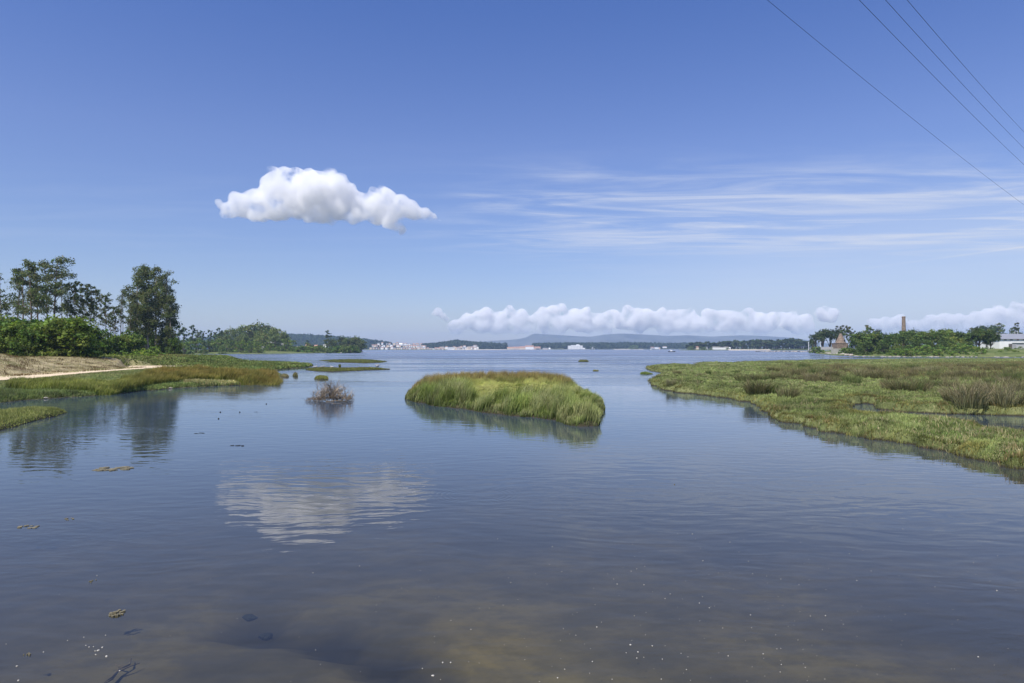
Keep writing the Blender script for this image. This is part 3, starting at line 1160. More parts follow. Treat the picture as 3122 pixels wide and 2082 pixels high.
# --- bushes at the foot of the left wood
BU = [round_tree('bush', 51, 6, 8, 4200, .42, BUSH, base=0.0, lob=30), round_tree('bush', 52, 6, 8, 3800, .42, (.07, .105, .022), base=0.0, lob=26),
      round_tree('bush', 53, 6, 7, 3400, .42, (.095, .13, .03), base=0.0, lob=24)]
for i, (px, ty, d, v, wx, lab) in enumerate([
        (-70, 975, 118, 1, 1.2, 'dark bush cut by the left picture edge'),
        (28, 985, 116, 0, 1.0, 'rounded green bush nearest the left edge'),
        (95, 998, 114, 1, .95, 'low dark bush between two rounder green bushes'),
        (140, 984, 116, 2, .95, 'green bush third in the row above the dry slope'),
        (206, 968, 118, 0, 1.15, 'large bright green bush at the right end of the row above the dry slope'),
        (250, 1010, 122, 1, .8, 'dark outer bush leaning right at the end of the row'),
        (60, 966, 150, 1, 1.3, 'dark bush behind the front row at left'),
        (128, 962, 152, 1, 1.2, 'dark bush behind the front row below the tallest eucalyptus'),
        (190, 966, 150, 0, 1.1, 'dark bush behind the large bright green bush'),
        (0, 962, 155, 0, 1.2, 'dark bush behind the front row at the left edge'),
        (285, 990, 165, 1, 1.0, 'dark bush under the pines'),
        (320, 1024, 175, 1, 1.0, 'low dark bush under the umbrella-topped pine'),
        (362, 1020, 178, 0, 1.0, 'grey-green bush before the lone eucalyptus'),
        (400, 1000, 190, 2, 1.0, 'bush at the left foot of the dense tall clump'),
        (530, 1025, 225, 1, .6, 'dark bush at the right foot of the dense tall clump'),
        (440, 1010, 252, 1, .9, 'dark undergrowth bush behind the pale trunks, left one'), (468, 1014, 255, 1, .9, 'dark undergrowth bush behind the pale trunks, middle one'),
        (496, 1010, 250, 1, .9, 'dark undergrowth bush behind the pale trunks, right one')]):
    put_px(BU[v], px, ty, d, h_left, 6.0, lab, 'bush', 'bushes at the foot of the left wood', wx)
# fern and bramble patch between bushes and clump
FE = [round_tree('bramble', 61, 1.6, 3.0, 900, .2, GOLD, base=0, lob=14), round_tree('bramble', 62, 1.6, 3.6, 800, .24, (.11, .16, .035), base=0, lob=12)]
r = random.Random(5)
frn = sorted([(r.uniform(232, 470), r.uniform(0, 1)) for _ in range(34)])
for i, (px, u) in enumerate(frn):
    d = 150 + 55 * u
    ty = 1063 - (2.5 - 4 + 2.4 * u + r.uniform(-.2, .5)) / d * F
    put_px(FE[i % 2], px, ty, d, h_left, 1.6, 'yellow-green bramble mound, %s from the left between the bushes and the tall clump' % ordn(i), 'bramble',
           'bramble mounds on the left bank', 1.1)

# ------------------------------------------------------------------ headland beyond the back channel
HT = [round_tree('broadleaf_tree', 71, 26, 26, 3000, 1.4, DOME, base=0, lob=34), round_tree('broadleaf_tree', 72, 26, 24, 2600, 1.4, (.105, .130, .048), base=0, lob=30)]
headdome = [(675, 1002, 720, 1, .7), (700, 994, 740, 0, .8), (738, 980, 745, 1, .95), (775, 975, 750, 0, 1.0), (812, 976, 752, 1, 1.0), (842, 990, 730, 0, .8),
            (866, 1000, 735, 1, .6), (800, 1006, 690, 0, .9), (740, 1010, 690, 1, .9), (838, 1014, 685, 1, .8)]
for i, (px, ty, d, v, wx) in enumerate(sorted(headdome)):
    put_px(HT[v], px, ty, d, f_head, 26.0, 'large round-headed tree, %s from the left in the domed grove on the left headland' % ordn(i), 'tree', 'domed grove on the left headland', wx)
HP = [euc_open(81, 26, 700, 1.3, 9, EUC2, spread=.15, low=.3, clump=.075), euc_dense(82, 24, 900, 1.3, (.08, .105, .045), 'bark', .17)]
for i, (px, ty, d, v, wx) in enumerate([(545, 996, 560, 1, 1.0), (560, 1000, 600, 1, 1), (586, 994, 590, 1, .9), (604, 1012, 610, 0, 1.1), (618, 1010, 600, 1, 1.0), (642, 1008, 640, 1, 1.0),
                                        (655, 1014, 650, 0, 1), (668, 1002, 660, 1, .9), (690, 1012, 660, 0, 1)]):
    put_px(HP[v], px, ty, d, f_head, 26.0 if v == 0 else 24.0, 'blue-green tree, %s from the tall clump in the low gap before the domed grove' % ordn(i), 'tree',
           'trees in the gap before the domed grove', wx)
HB = [round_tree('shrub', 91, 12, 15, 1100, .95, (.13, .17, .04), base=0, lob=26), round_tree('shrub', 92, 12, 14, 1000, .95, (.10, .14, .038), base=0, lob=24)]
hb = [(540, 1030, 560, 0, 1), (565, 1034, 545, 1, 1), (598, 1028, 590, 0, 1.1), (640, 1032, 600, 1, 1.1), (662, 1030, 610, 0, 1), (700, 1030, 600, 1, 1), (735, 1034, 600, 0, 1),
      (768, 1033, 600, 1, 1), (790, 1042, 590, 0, .8), (822, 1044, 640, 0, .8), (880, 1026, 700, 0, .9), (872, 1040, 660, 1, .8), (940, 1040, 700, 1, .7), (760, 1048, 590, 1, .8),
      (676, 1050, 570, 1, .7), (622, 1052, 560, 0, .6)]
for i, (px, ty, d, v, wx) in enumerate(sorted(hb)):
    put_px(HB[v], px, ty, d, f_head, 12.0, 'rounded shrub, %s from the left along the left headland' % ordn(i), 'shrub', 'shrubs along the left headland shore', wx)
# low hedge scrub to the point
LS = [round_tree('shrub', 95, 4, 10, 500, .8, (.08, .12, .03), base=0, lob=18), round_tree('shrub', 96, 4, 10, 450, .8, (.11, .15, .04), base=0, lob=16)]
r = random.Random(8)
lsx = sorted([r.uniform(800, 1070) for _ in range(46)])
for i, px in enumerate(lsx):
    d = r.uniform(655, 740)
    put_px(LS[i % 2], px, r.uniform(1053, 1062), d, f_head, 4.0, 'low spreading shrub, %s from the left before the derelict shed' % ordn(i), 'shrub', 'low scrub on the left headland', 1.1)
HPn = [euc_dense(101, 24, 1500, 1.2, (.085, .105, .048), 'bark', .2, .1), round_tree('broadleaf_tree', 102, 20, 18, 1600, 1.25, (.095, .11, .045), base=.1, lob=28)]
for (px, ty, d, v, wx, lab) in [(1000, 1009, 780, 0, .9, 'tallest pointed tree standing left on the headland point'), (1015, 1028, 770, 1, .9, 'lower tree right beside the pointed tree'),
                                (1043, 1018, 790, 1, .8, 'thin-topped tree left of the big round tree at the point'), (1060, 1026, 770, 1, 1.0, 'mid tree joined to the big round tree at the point'),
                                (1084, 1018, 775, 1, 1.15, 'big round tree at the very tip of the left headland'), (1100, 1030, 765, 1, .9, 'outer lobe tree overhanging the rocks at the tip'),
                                (1052, 1046, 755, 1, .9, 'low round tree in front of the point trees'), (1096, 1046, 768, 1, .9, 'low tree just above the tip rocks')]:
    put_px(HPn[v], px, ty, d, f_head, 24.0 if v == 0 else 20.0, lab, 'tree', 'trees of the left headland point', wx)
g = G()
cyp = empty('cypress_tree')
g.tube([(0, 0, -1), (0, 0, 9)], [.3, .05], 6)
g.build('trunk', M['bark'], cyp, True)
crown_mesh('crown', [(0, 0, 3, 1.8, 1.8, 2.5), (0, 0, 6, 1.7, 1.7, 2.5), (0, 0, 8.5, 1.2, 1.2, 2)], 260, 1.0, (.04, .06, .03), 7, cyp)
put_px(cyp, 937, 1037, 820, f_head, 10.0, 'small dark cypress behind the red-roofed house on the left headland', 'tree')


# ------------------------------------------------------------------ buildings
def house(label, px0, px1, pyb, pye, pyr, d, wall, roof, group=None, depth=9.0, windows=0, name='house', hip=False, rot=0.0, floors=1, z0=None, cat='house'):
    """px span, base / eave / ridge rows, at depth d"""
    x0, _, zb = PD(px0, pyb, d)
    x1, _, _ = PD(px1, pyb, d)
    ze = PD(px0, pye, d)[2]
    zr = PD(px0, pyr, d)[2]
    if z0 is not None:
        zb = z0
    w2 = (x1 - x0) / 2
    t = empty(name, ((x0 + x1) / 2, d, zb), rot)
    g = G().box(-w2, w2, 0, depth, -1.5, ze - zb)
    g.build('wall', M[wall], t)
    e = 0.35
    a = ze - zb
    b = zr - zb
    if b > a + 0.3:
        ins = w2 * 0.35 if hip else 0
        V = [(-w2 - e, -e, a - .02), (w2 + e, -e, a - .02), (w2 + e, depth + e, a - .02), (-w2 - e, depth + e, a - .02), (-w2 - e + ins, depth / 2, b), (w2 + e - ins, depth / 2, b),
             (-w2 - e, -e, a - .22), (w2 + e, -e, a - .22), (w2 + e, depth + e, a - .22), (-w2 - e, depth + e, a - .22)]
        G().add(V, [(0, 1, 5, 4), (2, 3, 4, 5), (1, 2, 5), (3, 0, 4), (6, 7, 1, 0), (7, 8, 2, 1), (8, 9, 3, 2), (9, 6, 0, 3), (9, 8, 7, 6)]).build('roof', M[roof], t)
    else:
        G().box(-w2 - .15, w2 + .15, -.15, depth + .15, a + .003, a + .35).build('roof', M[roof], t)
    if windows:
        fh = a / floors
        for f in range(floors):
            for i in range(windows):
                cx = -w2 + 2 * w2 * (i + .5) / windows
                ww = min(0.9, w2 / windows * .5)
                zc = fh * (f + .55)
                wd = G().box(cx - ww, cx + ww, -.05, .10, zc - fh * .22, zc + fh * .22).build('window', M['glass'], t)
    tag(t, label, cat, group)
    return t


# derelict shed with pale sagging roof, headland
t = empty('derelict_shed', PD(840, 1062, 690))
V = []
k = 14
for i in range(k):
    u = i / (k - 1)
    x = -9 + 40 * u * 0.5
    z = 5.6 - 3.6 * S((u - .45) / .5) + .3 * math.sin(u * 9)
    V += [(x, 0, z), (x, 7, z + 1.2), (x, 7, z + .95), (x, 0, z - .25)]
Fs = []
for i in range(k - 1):
    for j in range(4):
        Fs.append((i * 4 + j, i * 4 + (j + 1) % 4, i * 4 + 4 + (j + 1) % 4, i * 4 + 4 + j))
Fs += [(3, 2, 1, 0), tuple(range((k - 1) * 4, k * 4))]
G().add(V, Fs).build('roof', M['concrete'], t)
G().box(-9, -1, 3, 3.3, -1, 5.0).box(-9, -8.6, .2, 3, -1, 4.8).build('wall', M['concrete'], t)
G().box(-5, -2, 2.9, 2.996, .5, 3.4).build('window', M['glass'], t)
tag(t, 'derelict shed with a pale sagging roof half buried in scrub', 'shed')
t = empty('ruined_wall', PD(802, 1062, 680))
G().box(-1.5, 1, 0, .5, -1, 2.0).box(-1.5, -.9, .1, .6, 1.9, 2.8).build('wall', M['concrete'], t)
tag(t, 'stub of pale ruined wall at the left end of the derelict shed', 'wall')
house('long low building with a pale roof edge right of the derelict shed', 900, 938, 1063, 1058.5, 1056, 760, 'cream', 'concrete', depth=6)
house('house with a salmon tiled roof by the dark cypress', 931, 942, 1062, 1054, 1048, 790, 'pink', 'roof_red')
house('small house with salmon roof between the cypress and the point trees', 957, 965, 1060, 1056, 1051, 800, 'cream', 'roof_red')
house('white wall glimpsed under the trees left of the point', 985, 999, 1061, 1052, 1050, 860, 'white', 'concrete', depth=5)

# far town
r = random.Random(21)
walls = [('white', 'white'), ('cream', 'cream'), ('pink', 'pink'), ('grey', 'grey'), ('white', 'white')]
roofs = [('roof_red', 'red tiled roof'), ('roof_red', 'red tiled roof'), ('roof_grey', 'grey roof'), ('concrete', 'flat pale roof')]
town = []
for row, (x0, x1, yb, n, d) in enumerate([(1128, 1215, 1064, 12, 2500), (1132, 1240, 1057, 15, 2620), (1150, 1250, 1051, 9, 2760), (1215, 1345, 1065.3, 24, 2530), (1235, 1300, 1058.5, 16, 2600),
                                          (1215, 1285, 1052.5, 12, 2740), (1345, 1460, 1065.3, 17, 2540), (1395, 1455, 1060, 6, 2600)]):
    for i in range(n):
        px = x0 + (x1 - x0) * (i + r.uniform(.1, .9)) / n
        wpx = r.uniform(4.0, 8.0)
        hpx = r.uniform(2.8, 5.6) + (2.2 if row == 6 else 0)
        b = yb + r.uniform(-.8, .6) - (2.0 if row < 2 else 0) * abs((px - 1190) / 60 - 0) * 0.0
        wl = r.choice(walls)
        rf = r.choice(roofs)
        town.append((px, wpx, hpx, b, d + r.uniform(-25, 25), wl, rf, row))
town.sort()
cnt = {}
tot = {}
for (px, wpx, hpx, b, d, wl, rf, row) in town:
    key = (wl[1], rf[1])
    i = cnt.get(key, 0)
    cnt[key] = i + 1
    rr = 1.6 if rf[0] == 'roof_red' else (1.3 if rf[0] == 'roof_grey' else 0)
    house('%s %s house with %s from the left in the far waterside town' % (ordn(i), wl[1], rf[1]), px - wpx / 2, px + wpx / 2, b, b - hpx, b - hpx - rr, d, wl[0], rf[0],
          group='houses of the far town', depth=10)
house('white chapel with a dome-like top above the far town', 1217, 1226, 1052, 1049, 1046, 2700, 'white', 'white', depth=8, name='chapel', cat='chapel')
house('large pink-fronted waterfront block in the far town', 1343, 1353, 1065.3, 1057, 1056.5, 2520, 'pink', 'concrete', depth=12, name='apartment_block', cat='building')
house('long white waterfront terrace in the far town', 1365, 1385, 1065.3, 1058.2, 1058, 2510, 'white', 'concrete', depth=12, name='apartment_block', windows=6, floors=2, cat='building')
house('tall cream block at the right part of the far town front', 1425, 1436, 1065.3, 1056, 1055.6, 2510, 'cream', 'concrete', depth=12, name='apartment_block', windows=3, floors=3, cat='building')
house('white tower block behind the right part of the far town', 1443, 1454, 1062, 1052.5, 1051.6, 2640, 'white', 'roof_red', depth=12, name='apartment_block', windows=3, floors=3, cat='building')
house('white villa on the slope right of the tower block', 1463, 1469, 1058, 1052, 1051, 2660, 'white', 'concrete', depth=9)
# orange roofed quay buildings
k = 0
for (a, b, yb, ye, yr, wl, rf, lab) in [(1546, 1566, 1065.3, 1060.5, 1057.5, 'cream', 'roof_red', 'cream quay building with red roof at the left end of the orange-roofed row'),
                                        (1566, 1584, 1065.3, 1060, 1057, 'pink', 'roof_red', 'pink quay building, second in the orange-roofed row'),
                                        (1584, 1602, 1065.3, 1060, 1056, 'cream', 'roof_red', 'cream quay building left of the big pale hall'),
                                        (1602, 1627, 1065.0, 1057, 1053.2, 'white', 'roof_red', 'biggest pale hall with red roof in the orange-roofed row'),
                                        (1627, 1648, 1065.3, 1060, 1056.5, 'pink', 'roof_red', 'pink building right of the big pale hall'),
                                        (1634, 1646, 1066, 1062.5, 1060.5, 'white', 'concrete', 'low white quay shed before the pink building'),
                                        (1655, 1670, 1066, 1062.5, 1060.5, 'cream', 'roof_grey', 'low grey-roofed shed on the quay'),
                                        (1673, 1678, 1066, 1062.5, 1060.2, 'white', 'white', 'tiny white gabled hut at the end of the quay')]:
    house(lab, a, b, yb, ye, yr, 2600, wl, rf, group='orange-roofed quay buildings', depth=14)
t = empty('quay', PD(1600, 1066.2, 2590))
G().box(-80, 110, 0, 6, -2, 1.2).build('quay_wall', M['concrete'], t)
tag(t, 'long pale quay wall below the orange-roofed buildings', 'quay')
# white hotel
x0, y0, zb = PD(1757, 1065.2, 2650)
t = empty('hotel', (x0, 2650, 0.5))
k_ = 2650 / F
blocks = [(-25, -15, 11.5), (-15.5, -1, 13.3), (-1, 12, 13.3), (12, 20, 12.0), (20, 27, 5.0), (1, 10, 15.5)]
g = G()
for i, (a, b, h) in enumerate(blocks):
    g.box(a * k_, b * k_, 0.11 * i if i != 5 else 3, 14 + .2 * i, -1, h * k_)
g.build('wall', M['white'], t)
for f in range(4):
    for i in range(10):
        cx = (-23.5 + i * 4.6) * k_
        if cx > 20 * k_:
            continue
        zc = (2.2 + f * 2.7) * k_
        G().box(cx - .9, cx + .9, -.12, .25 if i < 2 else .6, zc - 1.0, zc + .6).build('window', M['roof_grey'], t)
G().box(-38 * k_, 40 * k_, -8, -3, -2, 1.3).build('terrace', M['concrete'], t)
tag(t, 'big white hotel with stepped roofline standing alone on the far shore', 'hotel')
# houses on the right part of the far shore
for (a, b, yb, ye, yr, d, wl, rf, lab) in [(1804, 1808, 1064, 1059, 1057.8, 2700, 'white', 'white', 'little white tower-like house right of the hotel'), (1811, 1822, 1065, 1062.5, 1062, 2700, 'white', 'concrete', 'long low white boathouse right of the hotel'),
                                           (1984, 1994, 1063, 1059, 1057.5, 2720, 'grey', 'roof_red', 'grey house with red roof among the low woods'), (1996, 2008, 1063, 1058.5, 1057.5, 2720, 'white', 'roof_grey', 'white double house among the low woods'),
                                           (2009, 2013, 1064, 1059, 1058.5, 2720, 'cream', 'roof_red', 'narrow cream house beside the white double house'), (2021, 2033, 1060, 1056.5, 1055.8, 2760, 'white', 'roof_red', 'white villa up the slope of the low woods')]:
    house(lab, a, b, yb, ye, yr, d, wl, rf, depth=9)
# houses on the far right headland
for (a, b, yb, ye, yr, d, wl, rf, lab, n) in [(2122, 2130, 1063, 1058.5, 1055.8, 1480, 'cream', 'roof_red', 'cream house with orange roof at the left of the far wooded headland', 'house'),
                                           (2154, 2166, 1063, 1058, 1056.8, 1470, 'grey', 'roof_grey', 'grey house half hidden by trees left of the long white shed', 'house'),
                                           (2174, 2222, 1063.6, 1059.3, 1057, 1455, 'white', 'concrete', 'long white shed on the far wooded headland', 'shed'), (2225, 2228, 1063.6, 1060.5, 1058.5, 1440, 'white', 'white', 'tiny white hut right of the long white shed', 'hut')]:
    house(lab, a, b, yb, ye, yr, d, wl, rf, depth=10, name=n if n != 'shed' else 'long_shed', cat=n)


# ------------------------------------------------------------------ distant woods (one mass each)
def wood(name, px0, px1, d0, d1, gf, n, hmin, hmax, col, label, q=14, size=5.0, seed=1, pts=None):
    r = rs(seed)
    X, Y, Z, Hh = [], [], [], []
    px = px0 + (px1 - px0) * r.rand(n)
    d = d0 + (d1 - d0) * r.rand(n)
    x = (px - 1561) / F * d
    z = gf(x, d)
    ok = z > 0.8
    px, d, x, z = px[ok], d[ok], x[ok], z[ok]
    n = len(x)
    H = hmin + (hmax - hmin) * r.rand(n) ** 1.5
    cw = H * (0.28 + .12 * r.rand(n))
    k = np.repeat(np.arange(n), q)
    th = r.rand(n * q) * 2 * np.pi
    u = r.rand(n * q)
    rr = cw[k] * np.sqrt(np.clip(1 - (u * 1.6 - .7) ** 2, .05, 1)) * (0.5 + .5 * r.rand(n * q))
    c = np.stack([x[k] + rr * np.cos(th), d[k] + rr * np.sin(th), z[k] + H[k] * (0.12 + .88 * u)], -1)
    nr = np.stack([np.cos(th) * .8, np.sin(th) * .8, .6 + 0 * th], -1) + r.normal(size=(n * q, 3)) * .5
    nr /= np.linalg.norm(nr, axis=1)[:, None]
    a = np.cross(nr, r.normal(size=(n * q, 3)))
    a /= np.linalg.norm(a, axis=1)[:, None]
    b = np.cross(nr, a)
    s = (size * (.5 + .7 * r.rand(n * q)) * .5)[:, None]
    V = np.stack([c - a * s, c - b * s, c + a * s, c + b * s], 1).reshape(-1, 3)
    Fq = np.arange(4 * n * q).reshape(-1, 4)
    cc = np.array(col)[None] * (0.7 + .6 * r.rand(n))[k][:, None] * (0.85 + .3 * r.rand(n * q))[:, None]
    o = mk(name, V, Fq, M['leaf'], col=np.repeat(cc, 4, 0))
    return tag(o, label, 'wood', kind='stuff')


wood('wooded_hill', 540, 1130, 2500, 2950, f_town, 1500, 9, 16, (.05, .07, .035), 'lower wooded slope of the dark ridge down to the bay behind the left headland', 12, 8.0, 12)
wood('wooded_hill', 560, 1195, 2850, 4300, f_town, 5200, 9, 17, (.05, .07, .035), 'dark wooded ridge behind the left headland and the town', 12, 8.0, 2)
wood('wooded_hill', 1285, 1475, 2640, 3400, f_town, 2600, 8, 14, (.055, .075, .035), 'round wooded hill rising behind the middle of the far town', 12, 6.5, 3)
wood('wood', 1462, 1545, 2560, 2900, f_town, 500, 12, 20, (.055, .075, .035), 'low wood between the far town and the orange-roofed quay', 14, 6, 4)
wood('wood', 1625, 1900, 2690, 3400, f_town, 2300, 14, 20, (.055, .075, .035), 'low dark wood behind the white hotel', 12, 6.5, 5)
wood('wood', 1890, 2125, 2770, 3500, f_town, 1500, 14, 24, (.055, .075, .035), 'low wood behind the small white villas', 12, 7, 6)
wood('wood', 1100, 1240, 2640, 2800, f_town, 160, 6, 12, (.055, .075, .035), 'trees scattered among the left houses of the far town', 14, 5, 9)

# individual trees of the far right headland
FT = [round_tree('broadleaf_tree', 111, 20, 17, 420, 2.6, (.055, .075, .035), base=.1, lob=16), euc_dense(112, 22, 380, 2.4, (.06, .08, .04), 'bark', .22, .15),
      round_tree('broadleaf_tree', 113, 20, 15, 380, 2.6, (.062, .085, .038), base=.15, lob=14)]
FH = [20., 22., 20.]
r = random.Random(31)
lst = []
for i in range(74):
    px = 2096 + (2478 - 2096) * (i + r.uniform(-.3, .3)) / 73
    topy = np.interp(px, [2096, 2110, 2140, 2170, 2230, 2300, 2360, 2400, 2430, 2455, 2480], [1049, 1041, 1038, 1041, 1036, 1034, 1034, 1031, 1029, 1034, 1042])
    lst.append((px, topy + r.uniform(-1, 5), np.interp(px, [2065, 2120, 2215, 2300, 2500], [1555, 1475, 1455, 1415, 1325]) + r.uniform(2, 60), r.randrange(3)))
lst.sort()
for i, (px, ty, d, v) in enumerate(lst):
    put_px(FT[v], px, ty, d, 1.2, FH[v], '%s tree from the left in the dark row covering the far right headland' % ordn(i), 'tree', 'trees of the far right headland', 1.25)
for i, (px, ty, d) in enumerate([(2104, 1055, 1430), (2112, 1057, 1425), (2140, 1058, 1430), (2148, 1056, 1430), (2168, 1058, 1425), (1925, 1052, 2680), (1938, 1050, 2690), (2218, 1058, 1395)]):
    put_px(HB[i % 2], px, ty, d, 1.0, 12.0, '%s pale green shrub from the left at the water edge of the far shore' % ordn(i), 'shrub', 'shrubs at the far waterline', 1.2)

# beaches: pale strips where the far land meets the water
for (pa, pb, ya, d, nm) in [(2215, 2345, 1065.2, 1370, 'beach'), (1380, 1545, 1066, 2520, 'beach'), (1870, 1960, 1065.6, 2700, 'beach')]:
    xa, xb = PD(pa, ya, d)[0], PD(pb, ya, d)[0]
    V, Fs = [], []
    for i in range(20):
        u = i / 19
        wv = (4 + 8 * math.sin(math.pi * u)) * (d / 1400)
        x = xa + (xb - xa) * u
        yy = d - 12 + 6 * math.sin(u * 7)
        V += [(x, yy - wv, -.3), (x, yy, .9), (x, yy + wv * 1.5, 1.9)]
    for i in range(19):
        for j in range(2):
            Fs.append((i * 3 + j, i * 3 + 3 + j, i * 3 + 4 + j, i * 3 + 1 + j))
    tag(G().add(V, Fs).build(nm, M['beach']), kind='structure')


# ------------------------------------------------------------------ rocks
def rock_mesh(seed, name='rock', mat='rock'):
    r = rs(seed)
    bm = bmesh.new()
    bmesh.ops.create_icosphere(bm, subdivisions=2, radius=1.0)
    for v in bm.verts:
        c = np.array(v.co)
        k = 1 + .35 * (vnoise(c[0] * 1.7 + seed * 3.1 + 50, c[1] * 1.7 + c[2] * 2.3 + 50) - .5) * 2
        v.co = Vector((c[0] * k * 1.15, c[1] * k, c[2] * k * .68))
    me = bpy.data.meshes.new(name)
    bm.to_mesh(me)
    bm.free()
    me.materials.append(M[mat])
    o = bpy.data.objects.new(name, me)
    C.objects.link(o)
    return o


RK = [rock_mesh(1), rock_mesh(2), rock_mesh(3, mat='rock_dark'), rock_mesh(4)]
r = random.Random(77)


def putrock(proto, x, y, z, s, label, group):
    return put(proto, x, y, z, s, 1.0, label, 'rock', group)


rocks = []
for i in range(60):
    px = 2304 + (2500 - 2304) * i / 59 + r.uniform(-1, 1)
    py = 1071.5 + r.uniform(-.9, .9) + (px - 2304) * .006
    x, y = P(px, py)
    rocks.append((px, x, y, 0.1, r.uniform(.7, 1.5), RK[r.choice([0, 2, 2, 1])]))
rocks.sort(key=lambda q: q[0])
for i, (px, x, y, z, s, pr) in enumerate(rocks):
    putrock(pr, x, y, z, s, '%s rock from the outer end of the low stone jetty' % ordn(i), 'rocks of the low stone jetty')
rocks = []
for i in range(70):
    u = i / 69
    px = 2470 + 124 * u + r.uniform(-1.5, 1.5)
    py = np.interp(px, [2470, 2490, 2520, 2600], [1069, 1075, 1078, 1083]) + r.uniform(-2.4, .2)
    x, y = P(px, py, .4)
    rocks.append((px, x, y, .35, r.uniform(.5, 1.15), RK[r.choice([0, 1, 3, 3])]))
rocks.sort(key=lambda q: q[0])
for i, (px, x, y, z, s, pr) in enumerate(rocks):
    putrock(pr, x, y, z, s, '%s pale rock from the left along the shore below the brick kiln' % ordn(i), 'rocks on the shore below the kiln')
rocks = []
for i in range(46):
    px = 2600 + 520 * (i + r.random()) / 46
    x, y = P(px, np.interp(px, [2600, 2700, 3122], [1085, 1086.6, 1088.2]) + r.uniform(-.9, .3), .2)
    rocks.append((px, x, y, .12, r.uniform(.25, .55), RK[r.choice([0, 1, 3])]))
for i, (px, x, y, z, s, pr) in enumerate(rocks):
    o = putrock(pr, x, y, z, s, '%s pale stone from the left along the tide line of the right shore' % ordn(i), 'stones on the right tide line')
    o.scale = (s * 2.2, s * 1.2, s * .8)
for i in range(26):
    px = 1040 + 64 * i / 25
    x, y = P(px, np.interp(px, [1040, 1085, 1104], [1075.6, 1074, 1072.6]) + r.uniform(-.6, .2), .3)
    putrock(RK[r.choice([0, 1, 2, 3])], x, y, .3, r.uniform(.6, 1.5), '%s rock from the left around the tip of the left headland' % ordn(i), 'rocks at the left headland tip')
for i, (px, py, s) in enumerate([(140, 1212, .34), (148, 1210, .22), (222, 1203, .28), (230, 1205, .2), (298, 1197, .3), (310, 1199, .2), (330, 1197, .25), (342, 1196, .18), (520, 1182, .3), (532, 1180, .22), (690, 1171, .2)]):
    x, y = P(px, py, .1)
    o = putrock(RK[[0, 1, 3][i % 3]], x, y, .08, s, '%s pale stone from the left along the near left waterline' % ordn(i), 'stones on the near left waterline')
    o.scale = (s * .6, s * .42, s * .28)

# ------------------------------------------------------------------ right shore: kiln, chimney, warehouse, mast, fence
kx, ky, kz = PD(2563, 1047, 430)
t = empty('brick_kiln', (kx, ky, f_right(np.array([kx]), np.array([ky]))[0] - .1))
zb = t.location.z
zc = kz - zb
kt = PD(2563, 1016.5, 430)[2] - zb
hh = kt - zc
prof = []
for i in range(7):
    u0, u1 = i / 7, (i + 1) / 7
    ra = 2.75 * (1 - u0) ** 1.15 + .62
    rb = 2.75 * (1 - u1) ** 1.15 + .62
    prof += [(ra, zc + hh * u0), (rb + .12, zc + hh * (u1 - .015)), ]
prof.append((.5, kt))
G().lathe(prof, 22).build('cone', M['brick'], t)
G().box(-4.0, 3.1, -3.4, 3.6, -.6, zc).box(-4.2, 3.3, -3.6, 3.8, zc + .003, zc + .25).build('base', M['brick'], t)
G().box(.9, 1.7, -2.72, -2.4, zc + 1.2, zc + 2.3).build('opening', M['glass'], t)
G().box(3.1, 5.2, -2.6, 2.6, -.6, zc * .55).build('buttress', M['brick'], t)
tag(t, 'old cone-shaped brick kiln on a square brick base', 'kiln')
x, y, zt = PD(2755, 964.5, 450)
t = empty('brick_chimney', (x, y, 2.6))
hh = zt - 2.6
G().lathe([(1.6, 0), (1.05, hh * .96), (1.22, hh * .962), (1.24, hh * .985), (1.05, hh * .99), (1.02, hh)], 18).build('shaft', M['brick'], t)
tag(t, 'tall round brick chimney rising above the right shore trees', 'chimney')
# warehouse
x0, y, ze = PD(3047, 1033, 372)
zr = PD(3047, 1016.8, 372)[2]
zb = 2.6
x1 = x0 + 42
t = empty('warehouse', ((x0 + x1) / 2, y, zb))
w2 = (x1 - x0) / 2
G().box(-w2, w2, 0, 16, -2, ze - zb).build('wall', M['white'], t)
a, b = ze - zb, zr - zb
V = [(-w2 - .6, -.6, a), (w2 + .6, -.6, a), (w2 + .6, 16.6, a), (-w2 - .6, 16.6, a), (-w2 - .6, 8, b), (w2 + .6, 8, b), (-w2 - .6, -.6, a - .25), (w2 + .6, -.6, a - .25), (w2 + .6, 16.6, a - .25), (-w2 - .6, 16.6, a - .25)]
G().add(V, [(0, 1, 5, 4), (2, 3, 4, 5), (1, 2, 5), (3, 0, 4), (6, 7, 1, 0), (7, 8, 2, 1), (8, 9, 3, 2), (9, 6, 0, 3), (9, 8, 7, 6)]).build('roof', M['roof_grey'], t)
kk = 372 / F
for (pa, pb, mt) in [(3060.5, 3069, 'glass'), (3079, 3088, 'glass'), (3100, 3106.5, 'redpaint'), (3118, 3127, 'glass'), (3140, 3148, 'glass')]:
    xa, xb = PD(pa, 1036, 372)[0] - t.location.x, PD(pb, 1036, 372)[0] - t.location.x
    za, zbb = PD(pa, 1037.5, 372)[2] - zb, PD(pa, 1033.6, 372)[2] - zb
    wd = G().box(xa, xb, -.06, .1, za, zbb - .15).build('window', M[mt], t)
    G().box(xa - .15, xb + .15, -.12, .05, za - .2, za - .003).build('sill', M['white'], wd)
xa, xb = PD(3075, 1050, 372)[0] - t.location.x, PD(3090, 1050, 372)[0] - t.location.x
G().box(xa, xb, -.06, .1, -.5, PD(3080, 1048, 372)[2] - zb).build('gate', M['rock_dark'], t)
tag(t, 'long white warehouse with a grey pitched roof at the right edge', 'warehouse')
xa, y, zt = PD(3090, 1046, 366)
t = empty('lean_to_shed', (xa, 364, 2.2))
G().box(0, 4.2, 0, 3, -1, zt - 2.2).build('wall', M['grey'], t)
